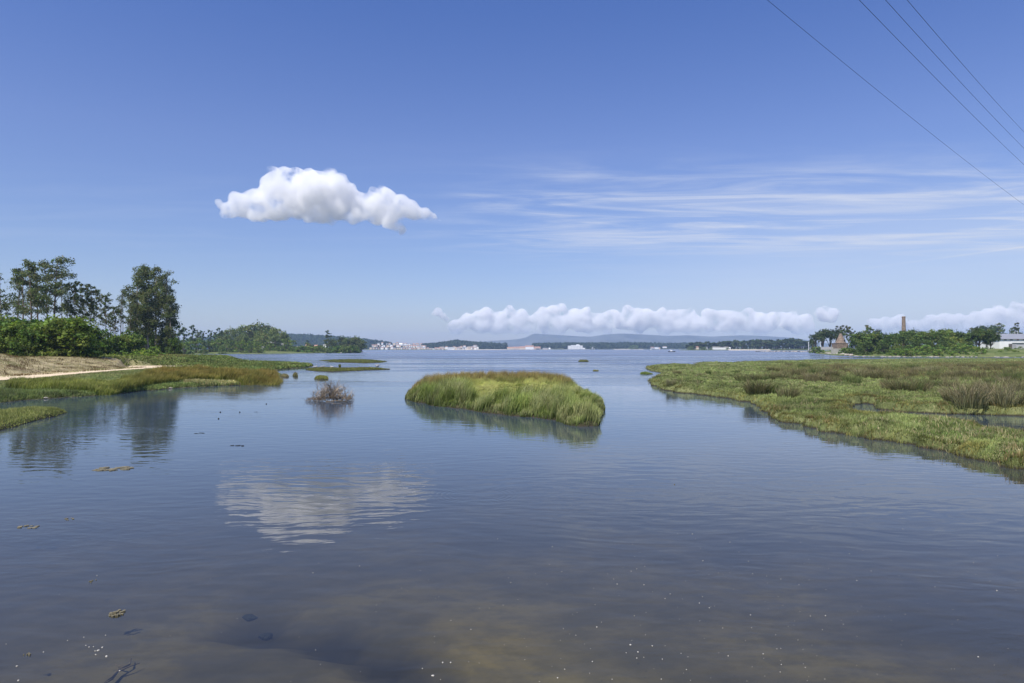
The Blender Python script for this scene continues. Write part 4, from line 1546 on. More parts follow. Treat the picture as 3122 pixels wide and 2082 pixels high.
G().box(-.2, 4.6, -.4, 3.2, zt - 2.2 + .003, zt - 2.0).build('roof', M['roof_grey'], t)
tag(t, 'small grey lean-to before the white warehouse', 'shed')
# white channel mast
x, y = P(2465.5, 1069.4)
zt = PD(2465.5, 1040.5, y)[2]
t = empty('channel_mast', (x, y, -.3))
G().lathe([(.42, 0), (.42, zt * .9), (.3, zt + .3)], 10).build('pole', M['metal_white'], t)
G().lathe([(.9, -.4), (.8, .9), (.4, 1.0)], 10).build('footing', M['rock_dark'], t)
tag(t, 'tall white mast standing in the water at the jetty root', 'mast')
t = empty('lamp_mast', PD(2501.5, 1062, 470))
G().lathe([(.2, -1.5), (.14, 4.8)], 8).build('pole', M['metal_white'], t)
tag(t, 'thin white pole at the left end of the pale fence', 'pole')
x0, y, z0 = PD(2503, 1063, 440)
x1 = PD(2545, 1063, 440)[0]
t = empty('panel_fence', (x0, 440, z0))
n = 9
for i in range(n):
    a, b = (x1 - x0) * i / n, (x1 - x0) * (i + 1) / n
    G().box(a + .06, b - .06, -.04, .04, -.6, 1.15 + .1 * math.sin(i * 2.)).build('panel', M['grey'], t)
    G().box(a - .06, a + .055, -.07, .07, -.8, 1.35).build('post', M['concrete'], t)
tag(t, 'pale grey panel fence left of the brick kiln', 'fence')
x0, y, z0 = PD(2540, 1067, 420)
t = empty('boundary_wall', (x0, 420, .6))
G().box(0, 7, 0, .4, -.4, z0 - .6 + .9).box(-1, 0, -.1, .5, -.4, z0 - .6 + 1.8).build('wall', M['concrete'], t)
tag(t, 'low pale wall with an end pillar below the brick kiln', 'wall')
# fishing boat
def boat(px, py, L, label, hull='grey', z=0):
    x, y = P(px, py)
    t = empty('boat', (x, y, 0), random.uniform(-.3, .3))
    V, Fs = [], []
    st = [(-.5, .30, .32, .55), (-.3, .42, .36, .5), (0, .46, .36, .48), (.25, .40, .38, .55), (.42, .2, .45, .68), (.5, .01, .6, .8)]
    for u, hw, bw, zt in st:
        V += [(u * L, -hw * L * .36, zt * L * .22), (u * L, -bw * hw * L * .3, -.25), (u * L, bw * hw * L * .3, -.25), (u * L, hw * L * .36, zt * L * .22)]
    for i in range(len(st) - 1):
        for j in range(3):
            Fs.append((i * 4 + j, i * 4 + 4 + j, i * 4 + 5 + j, i * 4 + 1 + j))
        Fs.append((i * 4 + 3, i * 4 + 7, i * 4 + 4, i * 4))
    Fs.append((0, 1, 2, 3))
    G().add(V, Fs).build('hull', M[hull], t)
    G().box(-.2 * L, .08 * L, -.1 * L, .1 * L, .09 * L, .28 * L).build('cabin', M['white'], t)
    return tag(t, label, 'boat', 'small boats on the bay')


boat(2048, 1073.2, 8, 'small dark boat with pale cabin alone in the middle of the bay', 'rock_dark')
boat(1985, 1067.2, 9, 'white boat moored by the far villas, left of two', 'white')
boat(2043, 1065.9, 9, 'white boat moored by the far villas, right of two', 'white')
boat(1620, 1066.8, 10, 'white boat moored off the orange-roofed quay', 'white')
boat(1350, 1067.6, 8, 'white boat off the pink block of the far town', 'white')

# --- right shore vegetation
RT = [round_tree('broadleaf_tree', 121, 11, 12, 2600, .75, (.085, .120, .030), base=0, lob=30), round_tree('broadleaf_tree', 122, 11, 11, 2400, .75, (.068, .098, .028), base=0, lob=26),
      round_tree('broadleaf_tree', 123, 11, 12, 2400, .75, (.12, .155, .036), base=0, lob=26)]
rl = [(2616, 1012, 352, 0, .8), (2622, 1006, 350, 1, .95), (2650, 1008, 345, 0, 1), (2676, 1012, 350, 2, .9), (2696, 1010, 340, 1, 1.05), (2722, 1014, 345, 1, .9), (2738, 1010, 372, 0, 1), (2765, 1000, 370, 0, .9),
      (2786, 1000, 360, 1, .8), (2806, 1004, 345, 0, 1.0), (2838, 1002, 360, 2, 1), (2862, 1004, 350, 0, 1), (2884, 996, 365, 0, .9), (2902, 1002, 350, 2, 1), (2928, 1006, 352, 1, 1.05),
      (2950, 1012, 350, 0, 1), (2790, 1030, 330, 1, .9), (2830, 1032, 328, 0, .9), (2870, 1034, 330, 1, .9), (2905, 1030, 332, 2, .9), (2640, 1036, 325, 1, .9), (2690, 1040, 322, 1, .9), (2624, 1044, 335, 1, .8),
      (2735, 1042, 326, 2, .8), (2935, 1040, 330, 0, .8), (2960, 1044, 332, 1, .8)]
for i, (px, ty, d, v, wx) in enumerate(sorted(rl)):
    put_px(RT[v], px, ty, d + 22, f_right, 11.0, '%s leafy tree from the kiln in the thick green belt of the right shore' % ordn(i), 'tree', 'green belt of the right shore', wx)
UP = [round_tree('stone_pine', 131, 10, 9.5, 2600, .7, (.06, .085, .022), base=.3, lob=26)]
for (px, ty, wx, lab) in [(2985, 1002, 1.0, 'large rounded stone pine at the right end of the green belt'), (3020, 1006, .85, 'rounded stone pine touching the warehouse'), (3008, 1030, .7, 'low dark tree between the two stone pines')]:
    put_px(UP[0], px, ty, 345, f_right, 10.0, lab, 'tree', 'stone pines of the right shore', wx)
BE = [round_tree('broadleaf_tree', 141, 18, 15, 900, 1.3, (.06, .08, .04), base=.15, lob=22), euc_open(142, 20, 500, 1.1, 10, EUC, spread=.15, clump=.07), pine(143, 16, 500, 1.0)]
BH = [18., 20., 16.]
for (px, ty, d, v, wx, lab) in [(2488, 1012, 520, 0, .8, 'left shoulder tree of the grove behind the pale fence'), (2508, 996, 540, 0, 1.0, 'largest tree of the grove left of the brick kiln'), (2530, 996, 545, 0, 1.0, 'second large tree of the grove left of the brick kiln'),
                                (2478, 1032, 560, 0, .6, 'smallest tree at the left end of the kiln grove'), (2548, 1004, 540, 0, .8, 'tree filling the grove just left of the kiln tip'), (2556, 992, 580, 2, 1.1, 'thin pine behind the kiln, left one'),
                                (2574, 990, 580, 2, 1.2, 'thin pine behind the kiln, middle one'), (2590, 994, 575, 2, 1.1, 'thin pine behind the kiln, right one'), (2645, 992, 500, 1, 1.3, 'eucalyptus head poking above the green belt left of the chimney'),
                                (2672, 996, 505, 0, .5, 'small round head poking above the green belt left of the chimney'), (2800, 1002, 470, 0, .7, 'tree head just right of the chimney'),
                                (2963, 1000, 600, 1, .9, 'sparse eucalyptus left of the distant round grove'), (2976, 990, 700, 0, .9, 'left tree of the distant round grove above the stone pines'), (2998, 984, 700, 0, 1.1, 'middle tree of the distant round grove above the stone pines'),
                                (3022, 984, 705, 0, 1.0, 'right tree of the distant round grove above the stone pines'), (3046, 986, 650, 1, 1.0, 'open eucalyptus above the left end of the warehouse roof'),
                                (3060, 1010, 620, 0, .8, 'low tree behind the warehouse roof, left one'), (3082, 1012, 620, 0, .8, 'low tree behind the warehouse roof, middle one'), (3112, 1006, 610, 0, .8, 'low tree behind the warehouse roof, right one'),
                                (3100, 982, 600, 2, .8, 'nearly bare pine standing above the warehouse roof'), (3086, 1000, 615, 1, .7, 'thin half-bare tree left of the bare pine')]:
    put_px(BE[v], px, ty, d, 2.8, BH[v], lab, 'tree', None, wx)
for i, (px, ya) in enumerate([(3094, 1009), (3103, 1008)]):
    x, y, zt = PD(px, ya, 480)
    t = empty('utility_pole', (x, y, 2.5))
    G().lathe([(.16, 0), (.12, zt - 2.5)], 7).build('pole', M['metal_white'], t)
    tag(t, ['left', 'right'][i] + ' one of the two thin pale poles above the warehouse roof', 'pole', 'pale poles behind the warehouse')
# low scrub along the right shore
SB = [round_tree('shrub', 151, 2.5, 5, 420, .45, (.13, .18, .04), base=0, lob=14), round_tree('shrub', 152, 2.5, 5, 380, .45, (.09, .135, .035), base=0, lob=12)]
r = random.Random(13)
sbl = sorted([(r.uniform(2712, 3150), r.uniform(304, 345)) for _ in range(96)])
for i, (px, d) in enumerate(sbl):
    x, y, _ = PD(px, 1070, d)
    z = float(f_right(np.array([x]), np.array([y]))[0])
    if z < .45:
        continue
    h = r.uniform(.8, 3.2) * (.45 if px > 3030 else 1)
    put(SB[i % 2], x, y, z - .1, h, 2.5, '%s shrub from the left on the grassy slope of the right shore' % ordn(i), 'shrub', 'low shrubs of the right shore', None, r.uniform(.9, 1.5))
for i, px in enumerate([2573, 2580, 2587, 2594]):
    put_px(SB[0], px, 1060, 400, f_right, 2.5, '%s bright green hedge bush from the left below the kiln' % ordn(i), 'shrub', 'hedge below the kiln', 1.0)
for i, (px, ty) in enumerate([(2482, 1058), (2492, 1056), (2500, 1058)]):
    put_px(SB[1], px, ty, 470, 1.0, 2.5, '%s dark shrub from the left at the foot of the thin white pole' % ordn(i), 'shrub', 'shrubs by the pale fence', 1.0)


# ------------------------------------------------------------------ grasses
def gz(hf, q):
    return np.concatenate([q, hf(q[:, 0], q[:, 1])[:, None]], 1)


GREENA = (0.255, 0.295, 0.108)
GREEND = (0.125, 0.16, 0.052)
STRAW = (0.33, 0.28, 0.14)
BROWN = (0.21, 0.115, 0.040)
RUST = (0.27, 0.175, 0.06)
WIND = 0.35     # the wind leans everything a little to the right

# ---- marsh cushion turf, denser near the viewer
def turf(name, poly, n, hmin, hmax, wd, seed, ca, cb2, hf, parent=None, lean=.95, clump=0, cs=1.2, zmin=.08, kind='stuff', label=None, tipgain=1.35, nearbias=None):
    r = rs(seed)
    if nearbias:
        yy = 17.0 * (250 / 17.0) ** r.rand(n)
        q = np.stack([(.17 + .75 * r.rand(n)) * yy, yy], -1)
        q = q[sdist(poly, q[:, 0], q[:, 1]) > -.5]
        if clump:
            q = q[fbm(q[:, 0] / cs + 31, q[:, 1] / cs + 77, 3) > clump * r.rand(len(q)) + .15]
    else:
        q = scatter(poly, n, seed, clump, cs)
    if hf is h_left:
        q = q[sdist(PATHP, q[:, 0], q[:, 1]) < -.25]
    v = gz(hf, q)
    ok = v[:, 2] > zmin
    v = v[ok]
    m = len(v)
    mixv = S((fbm(v[:, 0] * .55 + 5, v[:, 1] * .55, 3) - .38) / .25)[:, None]
    cb = jit(ca, m, r, .25) * (1 - mixv) + jit(cb2, m, r, .25) * mixv
    f2 = ((0.40 + 1.1 * fbm(v[:, 0] * 2.3, v[:, 1] * 2.3, 3)) * (.55 + .9 * fbm(v[:, 0] * .22, v[:, 1] * .16, 3)))[:, None]
    cb = cb * f2
    if hf is h_marsh:
        e = np.maximum(1 - S((sdist(RM, v[:, 0], v[:, 1]) + .1) / 1.5), 1 - S((-sdist(CREEK, v[:, 0], v[:, 1])) / 1.4))[:, None]
        e = e * S((fbm(v[:, 0] * 1.1 + 60, v[:, 1] * 1.1, 2) - .25) / .3)[:, None]
        cb = cb * (1 - e) + cb * np.array([.85, .68, .6]) * e
    h = (hmin + (hmax - hmin) * r.rand(m)) * (0.7 + .6 * fbm(v[:, 0] * .9, v[:, 1] * .9, 2))
    sc = np.clip(v[:, 1] / 45.0, .8, 3.5)
    az = r.rand(m) * 6.28
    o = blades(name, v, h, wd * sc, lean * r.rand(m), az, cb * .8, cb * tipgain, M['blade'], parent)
    if label:
        tag(o, label, 'grass', kind=kind)
    return o


near_poly = [p for p in RM]
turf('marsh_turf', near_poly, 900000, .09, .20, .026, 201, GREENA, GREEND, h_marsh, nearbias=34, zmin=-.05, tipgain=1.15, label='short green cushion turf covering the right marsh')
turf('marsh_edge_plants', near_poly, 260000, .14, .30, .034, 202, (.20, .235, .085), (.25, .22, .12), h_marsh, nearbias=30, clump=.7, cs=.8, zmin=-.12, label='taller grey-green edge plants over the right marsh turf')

# ---- rush tussocks on the right marsh (each a thing)
def tussock(seed, n=300, h=1.0, rad=.42, cb=(.07, .085, .035), ct=(.17, .145, .075)):
    r = rs(seed)
    a = r.rand(n) * 6.28
    q = rad * np.sqrt(r.rand(n))
    v = np.stack([q * np.cos(a), q * np.sin(a), 0 * q - .05], -1)
    return blades('rush_tussock', v, h * (.45 + .65 * r.rand(n)), .022, .15 + .55 * r.rand(n), a + r.normal(size=n) * .5, jit(cb, n, r, .3), jit(ct, n, r, .35), M['blade'])


TU = [tussock(1), tussock(2, 260, 1.0, .5, ct=(.20, .16, .09)), tussock(3, 230, 1.0, .45, (.10, .11, .05), (.27, .23, .14)), tussock(4, 300, 1.0, .55, (.065, .095, .03), (.13, .15, .055))]
tl = [(2071, 1146, .55, 0), (2062, 1145, .5, 1), (2139, 1148, .5, 1), (2160, 1146, .45, 3), (2175, 1145, .45, 1), (2030, 1178, .7, 1), (2018, 1180, .6, 0), (2045, 1176, .6, 2),
      (2260, 1164, .7, 0), (2280, 1166, .75, 3), (2300, 1166, .8, 0), (2322, 1165, .8, 3), (2345, 1163, .75, 0), (2368, 1160, .7, 1), (2390, 1158, .7, 0), (2250, 1140, .5, 0), (2240, 1142, .5, 3),
      (2314, 1203, 1.0, 0), (2322, 1202, 1.0, 3), (2306, 1204, .9, 1), (2404, 1219, .85, 1), (2363, 1138, .6, 0), (2375, 1138, .65, 1), (2350, 1139, .6, 0), (2472, 1168, .75, 1), (2490, 1166, .7, 0), (2530, 1160, .9, 1),
      (2540, 1160, .9, 0), (2445, 1278, .6, 2), (2455, 1280, .6, 2), (2430, 1276, .5, 2), (2669, 1163, 1.0, 1), (2660, 1164, .9, 0), (2725, 1198, .95, 1), (2740, 1200, 1.0, 0), (2755, 1201, 1.1, 0), (2770, 1199, 1.0, 3),
      (2790, 1197, .95, 1), (2812, 1194, .9, 1), (2711, 1188, .8, 0), (2840, 1186, .8, 3), (2870, 1186, .8, 0), (2900, 1184, .8, 1), (2925, 1232, 1.1, 2), (2945, 1236, 1.2, 1), (2960, 1240, 1.1, 2), (2975, 1226, 1.1, 1),
      (2990, 1205, 1.0, 0), (3010, 1203, 1.0, 1), (3035, 1225, 1.1, 2), (3055, 1240, 1.2, 2), (3075, 1236, 1.1, 1), (3095, 1206, 1.0, 1), (3115, 1206, 1.0, 0), (2890, 1150, .8, 0), (2910, 1152, .8, 1), (2980, 1158, .9, 0),
      (3000, 1156, .9, 1), (3030, 1160, .9, 0), (3060, 1158, .9, 1), (3085, 1160, .9, 0), (2960, 1125, .7, 0), (3020, 1122, .7, 0), (2850, 1140, .8, 2), (2820, 1142, .8, 2), (2600, 1175, .9, 3), (2580, 1140, .8, 1), (2620, 1140, .8, 1)]
r = random.Random(99)
for i in range(110):
    py = 1118 + 55 * r.random() ** 1.2
    px = r.uniform(2380, 3150)
    tl.append((px, py, r.uniform(.5, .9), r.randrange(4)))
tl = [q for q in tl]
tl.sort()
i = 0
for (px, py, h, v) in tl:
    x, y = P(px, py, .45)
    z = float(h_marsh(np.array([x]), np.array([y]))[0])
    if z < .1:
        continue
    o = put(TU[v], x, y, z, h * 1.35, 1.0, None, 'rush tussock', 'rush tussocks of the right marsh', None, r.uniform(.9, 1.5))
    d_ = 'near' if y < 62 else ('middle' if y < 95 else 'far')
    o['_i'] = i
    i += 1
tuss = [o for o in C.objects if '_i' in o]
N_ = len(tuss)
for o in tuss:
    k = o['_i']
    del o['_i']
    o['label'] = '%s tuft of brown-tipped rushes counted from the left over the right marsh' % ordn(k) if k < N_ / 2 else \
        '%s tuft of brown-tipped rushes counted from the right edge over the right marsh' % ordn(N_ - 1 - k)

# reddish rush drift in the rear marsh
back = polyP([(2330, 1150), (2900, 1165), (3200, 1180), (3900, 1180), (3900, 1112), (3122, 1108), (2700, 1112), (2340, 1120)], .4)
q = scatter(back, 60000, 301, .75, 5.0)
v = gz(h_marsh, q)
v = v[v[:, 2] > .1]
m = len(v)
rr = rs(5)
mx = S((fbm(v[:, 0] * .12, v[:, 1] * .12, 3) - .4) / .2)[:, None]
cb = jit((.08, .09, .035), m, rr)
ct = jit((.20, .145, .07), m, rr, .35) * mx + jit((.27, .28, .11), m, rr, .35) * (1 - mx)
tag(blades('rear_rushes', v, .25 + .45 * rr.rand(m), .05, .5 * rr.rand(m), rr.rand(m) * 6.28, cb, ct, M['blade']), 'drift of reddish rushes across the back of the right marsh', 'rushes', kind='stuff')

# ---- left bank grasses
RL = polyP([(15, 1190), (330, 1190), (450, 1174), (560, 1163), (650, 1160), (800, 1163), (842, 1163), (860, 1152), (838, 1144), (600, 1143), (480, 1150), (430, 1160), (330, 1172), (180, 1177), (30, 1181)], .45)
q = scatter(RL, 90000, 401, .45, 1.2)
q = q[sdist(PATHP, q[:, 0], q[:, 1]) < -.3]
v = gz(h_left, q)
m = len(v)
rr = rs(6)
px_ = 1561 + v[:, 0] / v[:, 1] * F
bw = S((px_ - 300) / 200)[:, None]
nz = S((fbm(v[:, 0] * .6, v[:, 1] * .6, 3) - .40) / .3)[:, None] * S((v[:, 1] - 72) / 14)[:, None]
cb = jit((.10, .135, .03), m, rr, .35)
ct = jit((.22, .22, .07), m, rr, .3) * (1 - bw) + (jit(RUST, m, rr, .3) * nz + jit((.20, .16, .05), m, rr, .3) * (1 - nz)) * bw
h = (.75 + .35 * bw[:, 0]) * (.7 + .5 * rr.rand(m)) * (.7 + .5 * fbm(v[:, 0] * .5, v[:, 1] * .5, 2))
h = h * (.65 + .6 * vnoise(v[:, 0] * 1.1, v[:, 1] * 1.1))
cc_ = (.5 + fbm(v[:, 0] * .9 + 70, v[:, 1] * .7, 3))[:, None]
cb, ct = cb * cc_, ct * cc_ * 1.1
tag(blades('rush_bed', v, h * .95, .04, .2 + .35 * rr.rand(m), rr.normal(size=m) * .8, cb, ct, M['blade']), 'long bed of rusty-topped rushes between the sandy track and the water', 'rushes', kind='stuff')
strip = polyP([(-200, 1228), (0, 1222), (330, 1199), (530, 1180), (790, 1168), (850, 1156), (845, 1160), (650, 1160), (560, 1165), (450, 1176), (330, 1192), (0, 1194), (-200, 1196)], .25)
turf('bank_grass', strip, 60000, .12, .35, .03, 402, (.15, .185, .065), (.10, .12, .05), h_left, tipgain=1.5, label='low green grass along the near left waterline', zmin=.02)
strip2 = polyP([(560, 1172), (680, 1172), (790, 1168), (850, 1158), (800, 1160), (650, 1161), (560, 1166)], .25)
turf('straw_fringe', strip2, 12000, .12, .42, .035, 403, STRAW, (.24, .21, .10), h_left, label='straw-coloured grass fringe at the right end of the rush bed', zmin=.02, lean=.5, clump=1.1, cs=2.0)
verge = polyP([(-150, 1190), (0, 1164), (213, 1145), (372, 1131), (520, 1122), (560, 1128), (430, 1146), (180, 1168), (0, 1178)], .8)
turf('verge_grass', verge, 26000, .05, .15, .035, 404, (.17, .19, .07), (.22, .21, .10), h_left, label='pale green verge between the sandy track and the rushes')
gr2 = polyP([(560, 1112), (640, 1103), (760, 1104), (900, 1109), (950, 1115), (880, 1124), (820, 1130), (640, 1130), (590, 1124), (580, 1116)], .35)
turf('point_grass', gr2, 30000, .2, .5, .06, 405, (.09, .14, .04), (.12, .14, .04), h_left, label='green grass strip behind the rush bed running out to a low point')
gr3 = polyP([(200, 1100), (300, 1096), (560, 1092), (570, 1100), (600, 1104), (470, 1116), (390, 1116), (330, 1112)], .6)
turf('marsh_strip_grass', gr3, 50000, .3, .6, .09, 406, (.15, .18, .055), (.14, .11, .045), h_left, label='brown-green marsh grass beyond the bend of the track')
turf('knoll_grass', [(-50, 104), (-38, 112), (-44, 150), (-60, 240), (-150, 240), (-120, 150), (-68, 121)], 90000, .15, .55, .09, 408, (.17, .20, .065), (.13, .14, .05), h_left, label='rough green grass on the knoll behind the bend of the track')
dryp = polyP([(-260, 1166), (0, 1146), (128, 1137), (276, 1129), (378, 1122), (383, 1118), (240, 1100), (130, 1090), (0, 1084), (-260, 1080)], 1.8)
q = scatter([(-49.5 - (64 - 64) * .14 - 6, 64), (-56, 74), (-59, 95), (-62, 116), (-75, 122), (-110, 118), (-130, 95), (-110, 68)], 90000, 407, .5, 2)
v = gz(h_left, q)
m = len(v)
hd = .05 + .14 * rr.rand(m)
cd1, cd2 = jit((.22, .19, .10), m, rr, .3), jit((.36, .31, .17), m, rr, .3)
dead = fbm(v[:, 0] * .8 + 3, v[:, 1] * .55, 3) > .60
grn = fbm(v[:, 0] * .25 + 13, v[:, 1] * .2, 3) > .56
hd[dead] += .16
cd1[dead] *= (.4, .32, .3)
cd2[dead] *= (.48, .38, .34)
cd2[grn & ~dead] *= (.62, .78, .5)
cd1[grn & ~dead] *= (.62, .78, .5)
tag(blades('dry_grass', v, hd, .04, .8 * rr.rand(m), rr.rand(m) * 6.28, cd1, cd2, M['blade']), 'bleached dry grass on the bank beyond the track', 'grass', kind='stuff')


# ---- small islets
def islet(name, label, pts, n, hh, ca, ct, seed, hmax=.16, wd=.03, lean=.5, zt=0.0, soft=.5):
    poly = polyP(pts, zt)
    c = np.mean(poly, 0)
    t = empty(name, (c[0], c[1], 0))
    wd = wd * 1.3
    loc = [(a - c[0], b - c[1]) for a, b in poly]
    p = np.array(loc)
    lo, hi = p.min(0) - 1, p.max(0) + 1
    gx = np.linspace(lo[0], hi[0], 60)
    gyy = np.linspace(lo[1], hi[1], 50)
    X, Y = np.meshgrid(gx, gyy)

    def hf(x, y):
        s = sdist(loc, x, y) + (fbm(x * .8 + seed, y * .8, 3) - .5) * soft
        return -.4 + (.4 + hmax) * S((s + .15) / .7) + (fbm(x * 2 + seed, y * 2, 2) - .5) * .1
    Z = hf(X, Y)
    V = np.stack([X, Y, Z], -1).reshape(-1, 3)
    idx = np.arange(X.size).reshape(X.shape)
    Fq = np.stack([idx[:-1, :-1], idx[:-1, 1:], idx[1:, 1:], idx[1:, :-1]], -1).reshape(-1, 4)
    Fq = Fq[V[Fq, 2].max(1) > -.35]
    mk('mud_base', V, Fq, M['mud'], t, smooth=True)
    q = scatter(loc, n, seed)
    v = gz(hf, q)
    v = v[v[:, 2] > .0]
    m = len(v)
    r = rs(seed)
    d = r.rand(m)
    ss = sdist(loc, v[:, 0], v[:, 1])
    o = blades('grass', v, (.25 + .85 * S(ss / (ss.max() * .6))) * hh * (.5 + .7 * r.rand(m)) * (.5 + fbm(v[:, 0], v[:, 1], 2)), wd, lean * d, r.rand(m) * 6.28, jit(ca, m, r, .25) * (.5 + fbm(v[:, 0] * 1.3, v[:, 1] * 1.3, 3))[:, None], jit(ct, m, r, .3) * (.3 + 1.4 * fbm(v[:, 0] * 1.3 + 9, v[:, 1] * 1.3, 3))[:, None], M['blade'], t)
    o['kind'] = 'stuff'
    tag(t, label, 'islet')
    return t, hf, c


islet('marsh_islet', 'low grassy spit entering from the left edge below the main bank', [(-250, 1345), (0, 1318), (70, 1300), (130, 1282), (180, 1270), (222, 1257), (150, 1250), (60, 1252), (0, 1262), (-250, 1275)], 26000, .26, (.12, .145, .045), (.27, .27, .10), 501, .2)
islet('marsh_islet', 'long thin green islet above the dead bush', [(926, 1128), (960, 1133), (1010, 1134), (1080, 1132), (1150, 1128), (1197, 1126), (1150, 1121), (1060, 1124), (990, 1121), (935, 1123)], 9000, .3, (.09, .12, .035), (.20, .19, .06), 502, .1, .07)
islet('marsh_islet', 'flat yellow-green islet farthest back by the headland', [(967, 1100), (1030, 1105), (1110, 1108), (1160, 1106), (1185, 1102), (1140, 1097), (1060, 1097), (1000, 1098)], 8000, .35, (.09, .12, .035), (.20, .20, .07), 503, .1, .1)
islet('marsh_islet', 'tiny dark tuft islet just right of the long thin one', [(1028, 1120), (1043, 1120), (1043, 1117), (1030, 1117)], 1500, .4, (.05, .07, .02), (.12, .12, .04), 504, .1, .07)
islet('marsh_islet', 'small tuft off the end of the rush bed', [(888, 1148), (912, 1150), (912, 1143), (890, 1142)], 1800, .3, (.09, .10, .04), (.22, .19, .09), 505, .15, .05)
islet('marsh_islet', 'straw-coloured spit between the rush bed and the small tuft', [(850, 1150), (886, 1152), (885, 1146), (852, 1144)], 2200, .2, (.16, .14, .07), (.28, .24, .12), 506, .12, .05)
islet('marsh_islet', 'little yellow islet behind the dead bush', [(951, 1156), (975, 1159), (1008, 1157), (1005, 1150), (975, 1148), (955, 1151)], 3000, .2, (.12, .14, .04), (.25, .24, .07), 507, .1, .05)
islet('marsh_islet', 'small green tuft alone in the open middle water', [(1760, 1103), (1797, 1103.5), (1797, 1101), (1762, 1101)], 1200, .4, (.09, .12, .035), (.16, .15, .06), 508, .1, .1)
islet('marsh_islet', 'faint yellow weed patch in the water left of the marsh tip', [(1800, 1132), (1830, 1133), (1830, 1130), (1803, 1130)], 700, .16, (.14, .15, .05), (.22, .21, .09), 509, .03, .06)
islet('marsh_islet', 'bright green weed raft beside the marsh tip', [(1942, 1141), (1975, 1143), (1998, 1141), (1975, 1136), (1950, 1137)], 2500, .2, (.10, .15, .03), (.18, .22, .06), 510, .05, .05)
islet('marsh_islet', 'dark grassy tongue at the left end of the back channel', [(575, 1099), (640, 1098), (630, 1094), (590, 1093)], 1800, .35, (.06, .07, .03), (.13, .10, .05), 511, .1, .1)

# ---- the main rush islet
IS = [(1226, 1214), (1262, 1228), (1330, 1241), (1400, 1247), (1450, 1257), (1530, 1268), (1610, 1274), (1680, 1283), (1720, 1296), (1765, 1302), (1828, 1300), (1842, 1280), (1852, 1252), (1848, 1232),
      (1822, 1216), (1770, 1196), (1720, 1182), (1600, 1178), (1500, 1178), (1400, 1180), (1300, 1190), (1250, 1202)]
ip = polyP(IS)
ic = np.mean(ip, 0)
iloc = [(a - ic[0], b - ic[1]) for a, b in ip]
T_ = empty('rush_islet', (ic[0], ic[1], 0))


def h_isl(x, y):
    s = sdist(iloc, x, y) + (fbm(x * .7 + 3, y * .7, 3) - .5) * .8
    return -.4 + .62 * S((s + .15) / .7) + .18 * S((s - .6) / 3) + (fbm(x * 1.5, y * 1.5, 2) - .5) * .12


p = np.array(iloc)
gx = np.linspace(p[:, 0].min() - 1, p[:, 0].max() + 1, 90)
gyy = np.linspace(p[:, 1].min() - 1, p[:, 1].max() + 1, 120)
X, Y = np.meshgrid(gx, gyy)
V = np.stack([X, Y, h_isl(X, Y)], -1).reshape(-1, 3)
idx = np.arange(X.size).reshape(X.shape)
Fq = np.stack([idx[:-1, :-1], idx[:-1, 1:], idx[1:, 1:], idx[1:, :-1]], -1).reshape(-1, 4)
Fq = Fq[V[Fq, 2].max(1) > -.35]
mk('mud_base', V, Fq, M['mud'], T_, smooth=True)
q = scatter(iloc, 130000, 601, .75, .35)
v = gz(h_isl, q)
v = v[v[:, 2] > -.02]
m = len(v)
rr = rs(61)
wx_, wy_ = v[:, 0] + ic[0], v[:, 1] + ic[1]
pxb = 1561 + wx_ / wy_ * F
pyb = 1063 + 4.0 / wy_ * F
sI = sdist(iloc, v[:, 0], v[:, 1])
# zones read from the plan: flattened middle, tall rusty back, mixed rim
flat_ = S((pyb - 1188) / 12) * (1 - S((pyb - 1236) / 10)) * S((pxb - 1400) / 60) * (1 - S((pxb - 1740) / 40)) * S((sI - 1.2) / 1.0)
backz = 1 - S((pyb - 1196) / 10)
backz = np.maximum(backz, (1 - S((pxb - 1330) / 60)) * (1 - S((pyb - 1205) / 14)))
cl = fbm(v[:, 0] * .9 + 11, v[:, 1] * .9 + 4, 3)
cl2 = S((fbm(v[:, 0] * 1.2 + 2, v[:, 1] * 1.2 + 9, 3) - .38) / .22)
H = .45 + .85 * S((fbm(v[:, 0] * 1.1 + 5, v[:, 1] * 1.1, 3) - .36) / .26)
H = H * (1 - backz) + (1.25 + .15 * cl) * backz
H = H * (.55 + .45 * S((sI + .1) / 1.2))
H = H * (.72 + .42 * rr.rand(m))
H = H * (.45 + .55 * S((pxb - 1225) / 75))
H = H * (1 - .5 * S((pxb - 1715) / 60) * (1 - S((pyb - 1275) / 20)))
H = H * (1 - flat_) + (.55 + .3 * rr.rand(m)) * flat_
lean = (.12 + .38 * rr.rand(m)) * (1 - flat_) + (.8 + .18 * rr.rand(m)) * flat_
lean = lean * (1 - .6 * backz)
azc = (fbm(v[:, 0] * .5 + 40, v[:, 1] * .5, 2) - .5) * 9
az = np.where(flat_ > .5, azc + rr.normal(size=m) * .35, azc * .45 + rr.normal(size=m) * .8)
pale = jit((.35, .35, .16), m, rr, .35)
green = jit((.15, .18, .05), m, rr, .35)
dark = jit((.055, .08, .02), m, rr, .3)
strw = jit((.38, .34, .16), m, rr, .3)
c2 = cl2[:, None]
tipg = green * c2 * 1.5 + pale * (1 - c2)
f_ = flat_[:, None]
b_ = backz[:, None]
rusty = jit((.29, .22, .09), m, rr, .4)
ct = tipg * (1 - b_) + rusty * b_
ct = ct * (1 - f_) + jit((.24, .26, .07), m, rr, .3) * f_ * 1.25
rim = (1 - S(sI / .7))[:, None]
ct = ct * (1 - .5 * rim * (1 - b_)) + pale * 1.1 * .5 * rim * (1 - b_)
cb = dark * (1 - b_ * .4) + jit((.12, .11, .035), m, rr) * b_ * .4
cb = cb * (1 - f_) + strw * f_ * .7
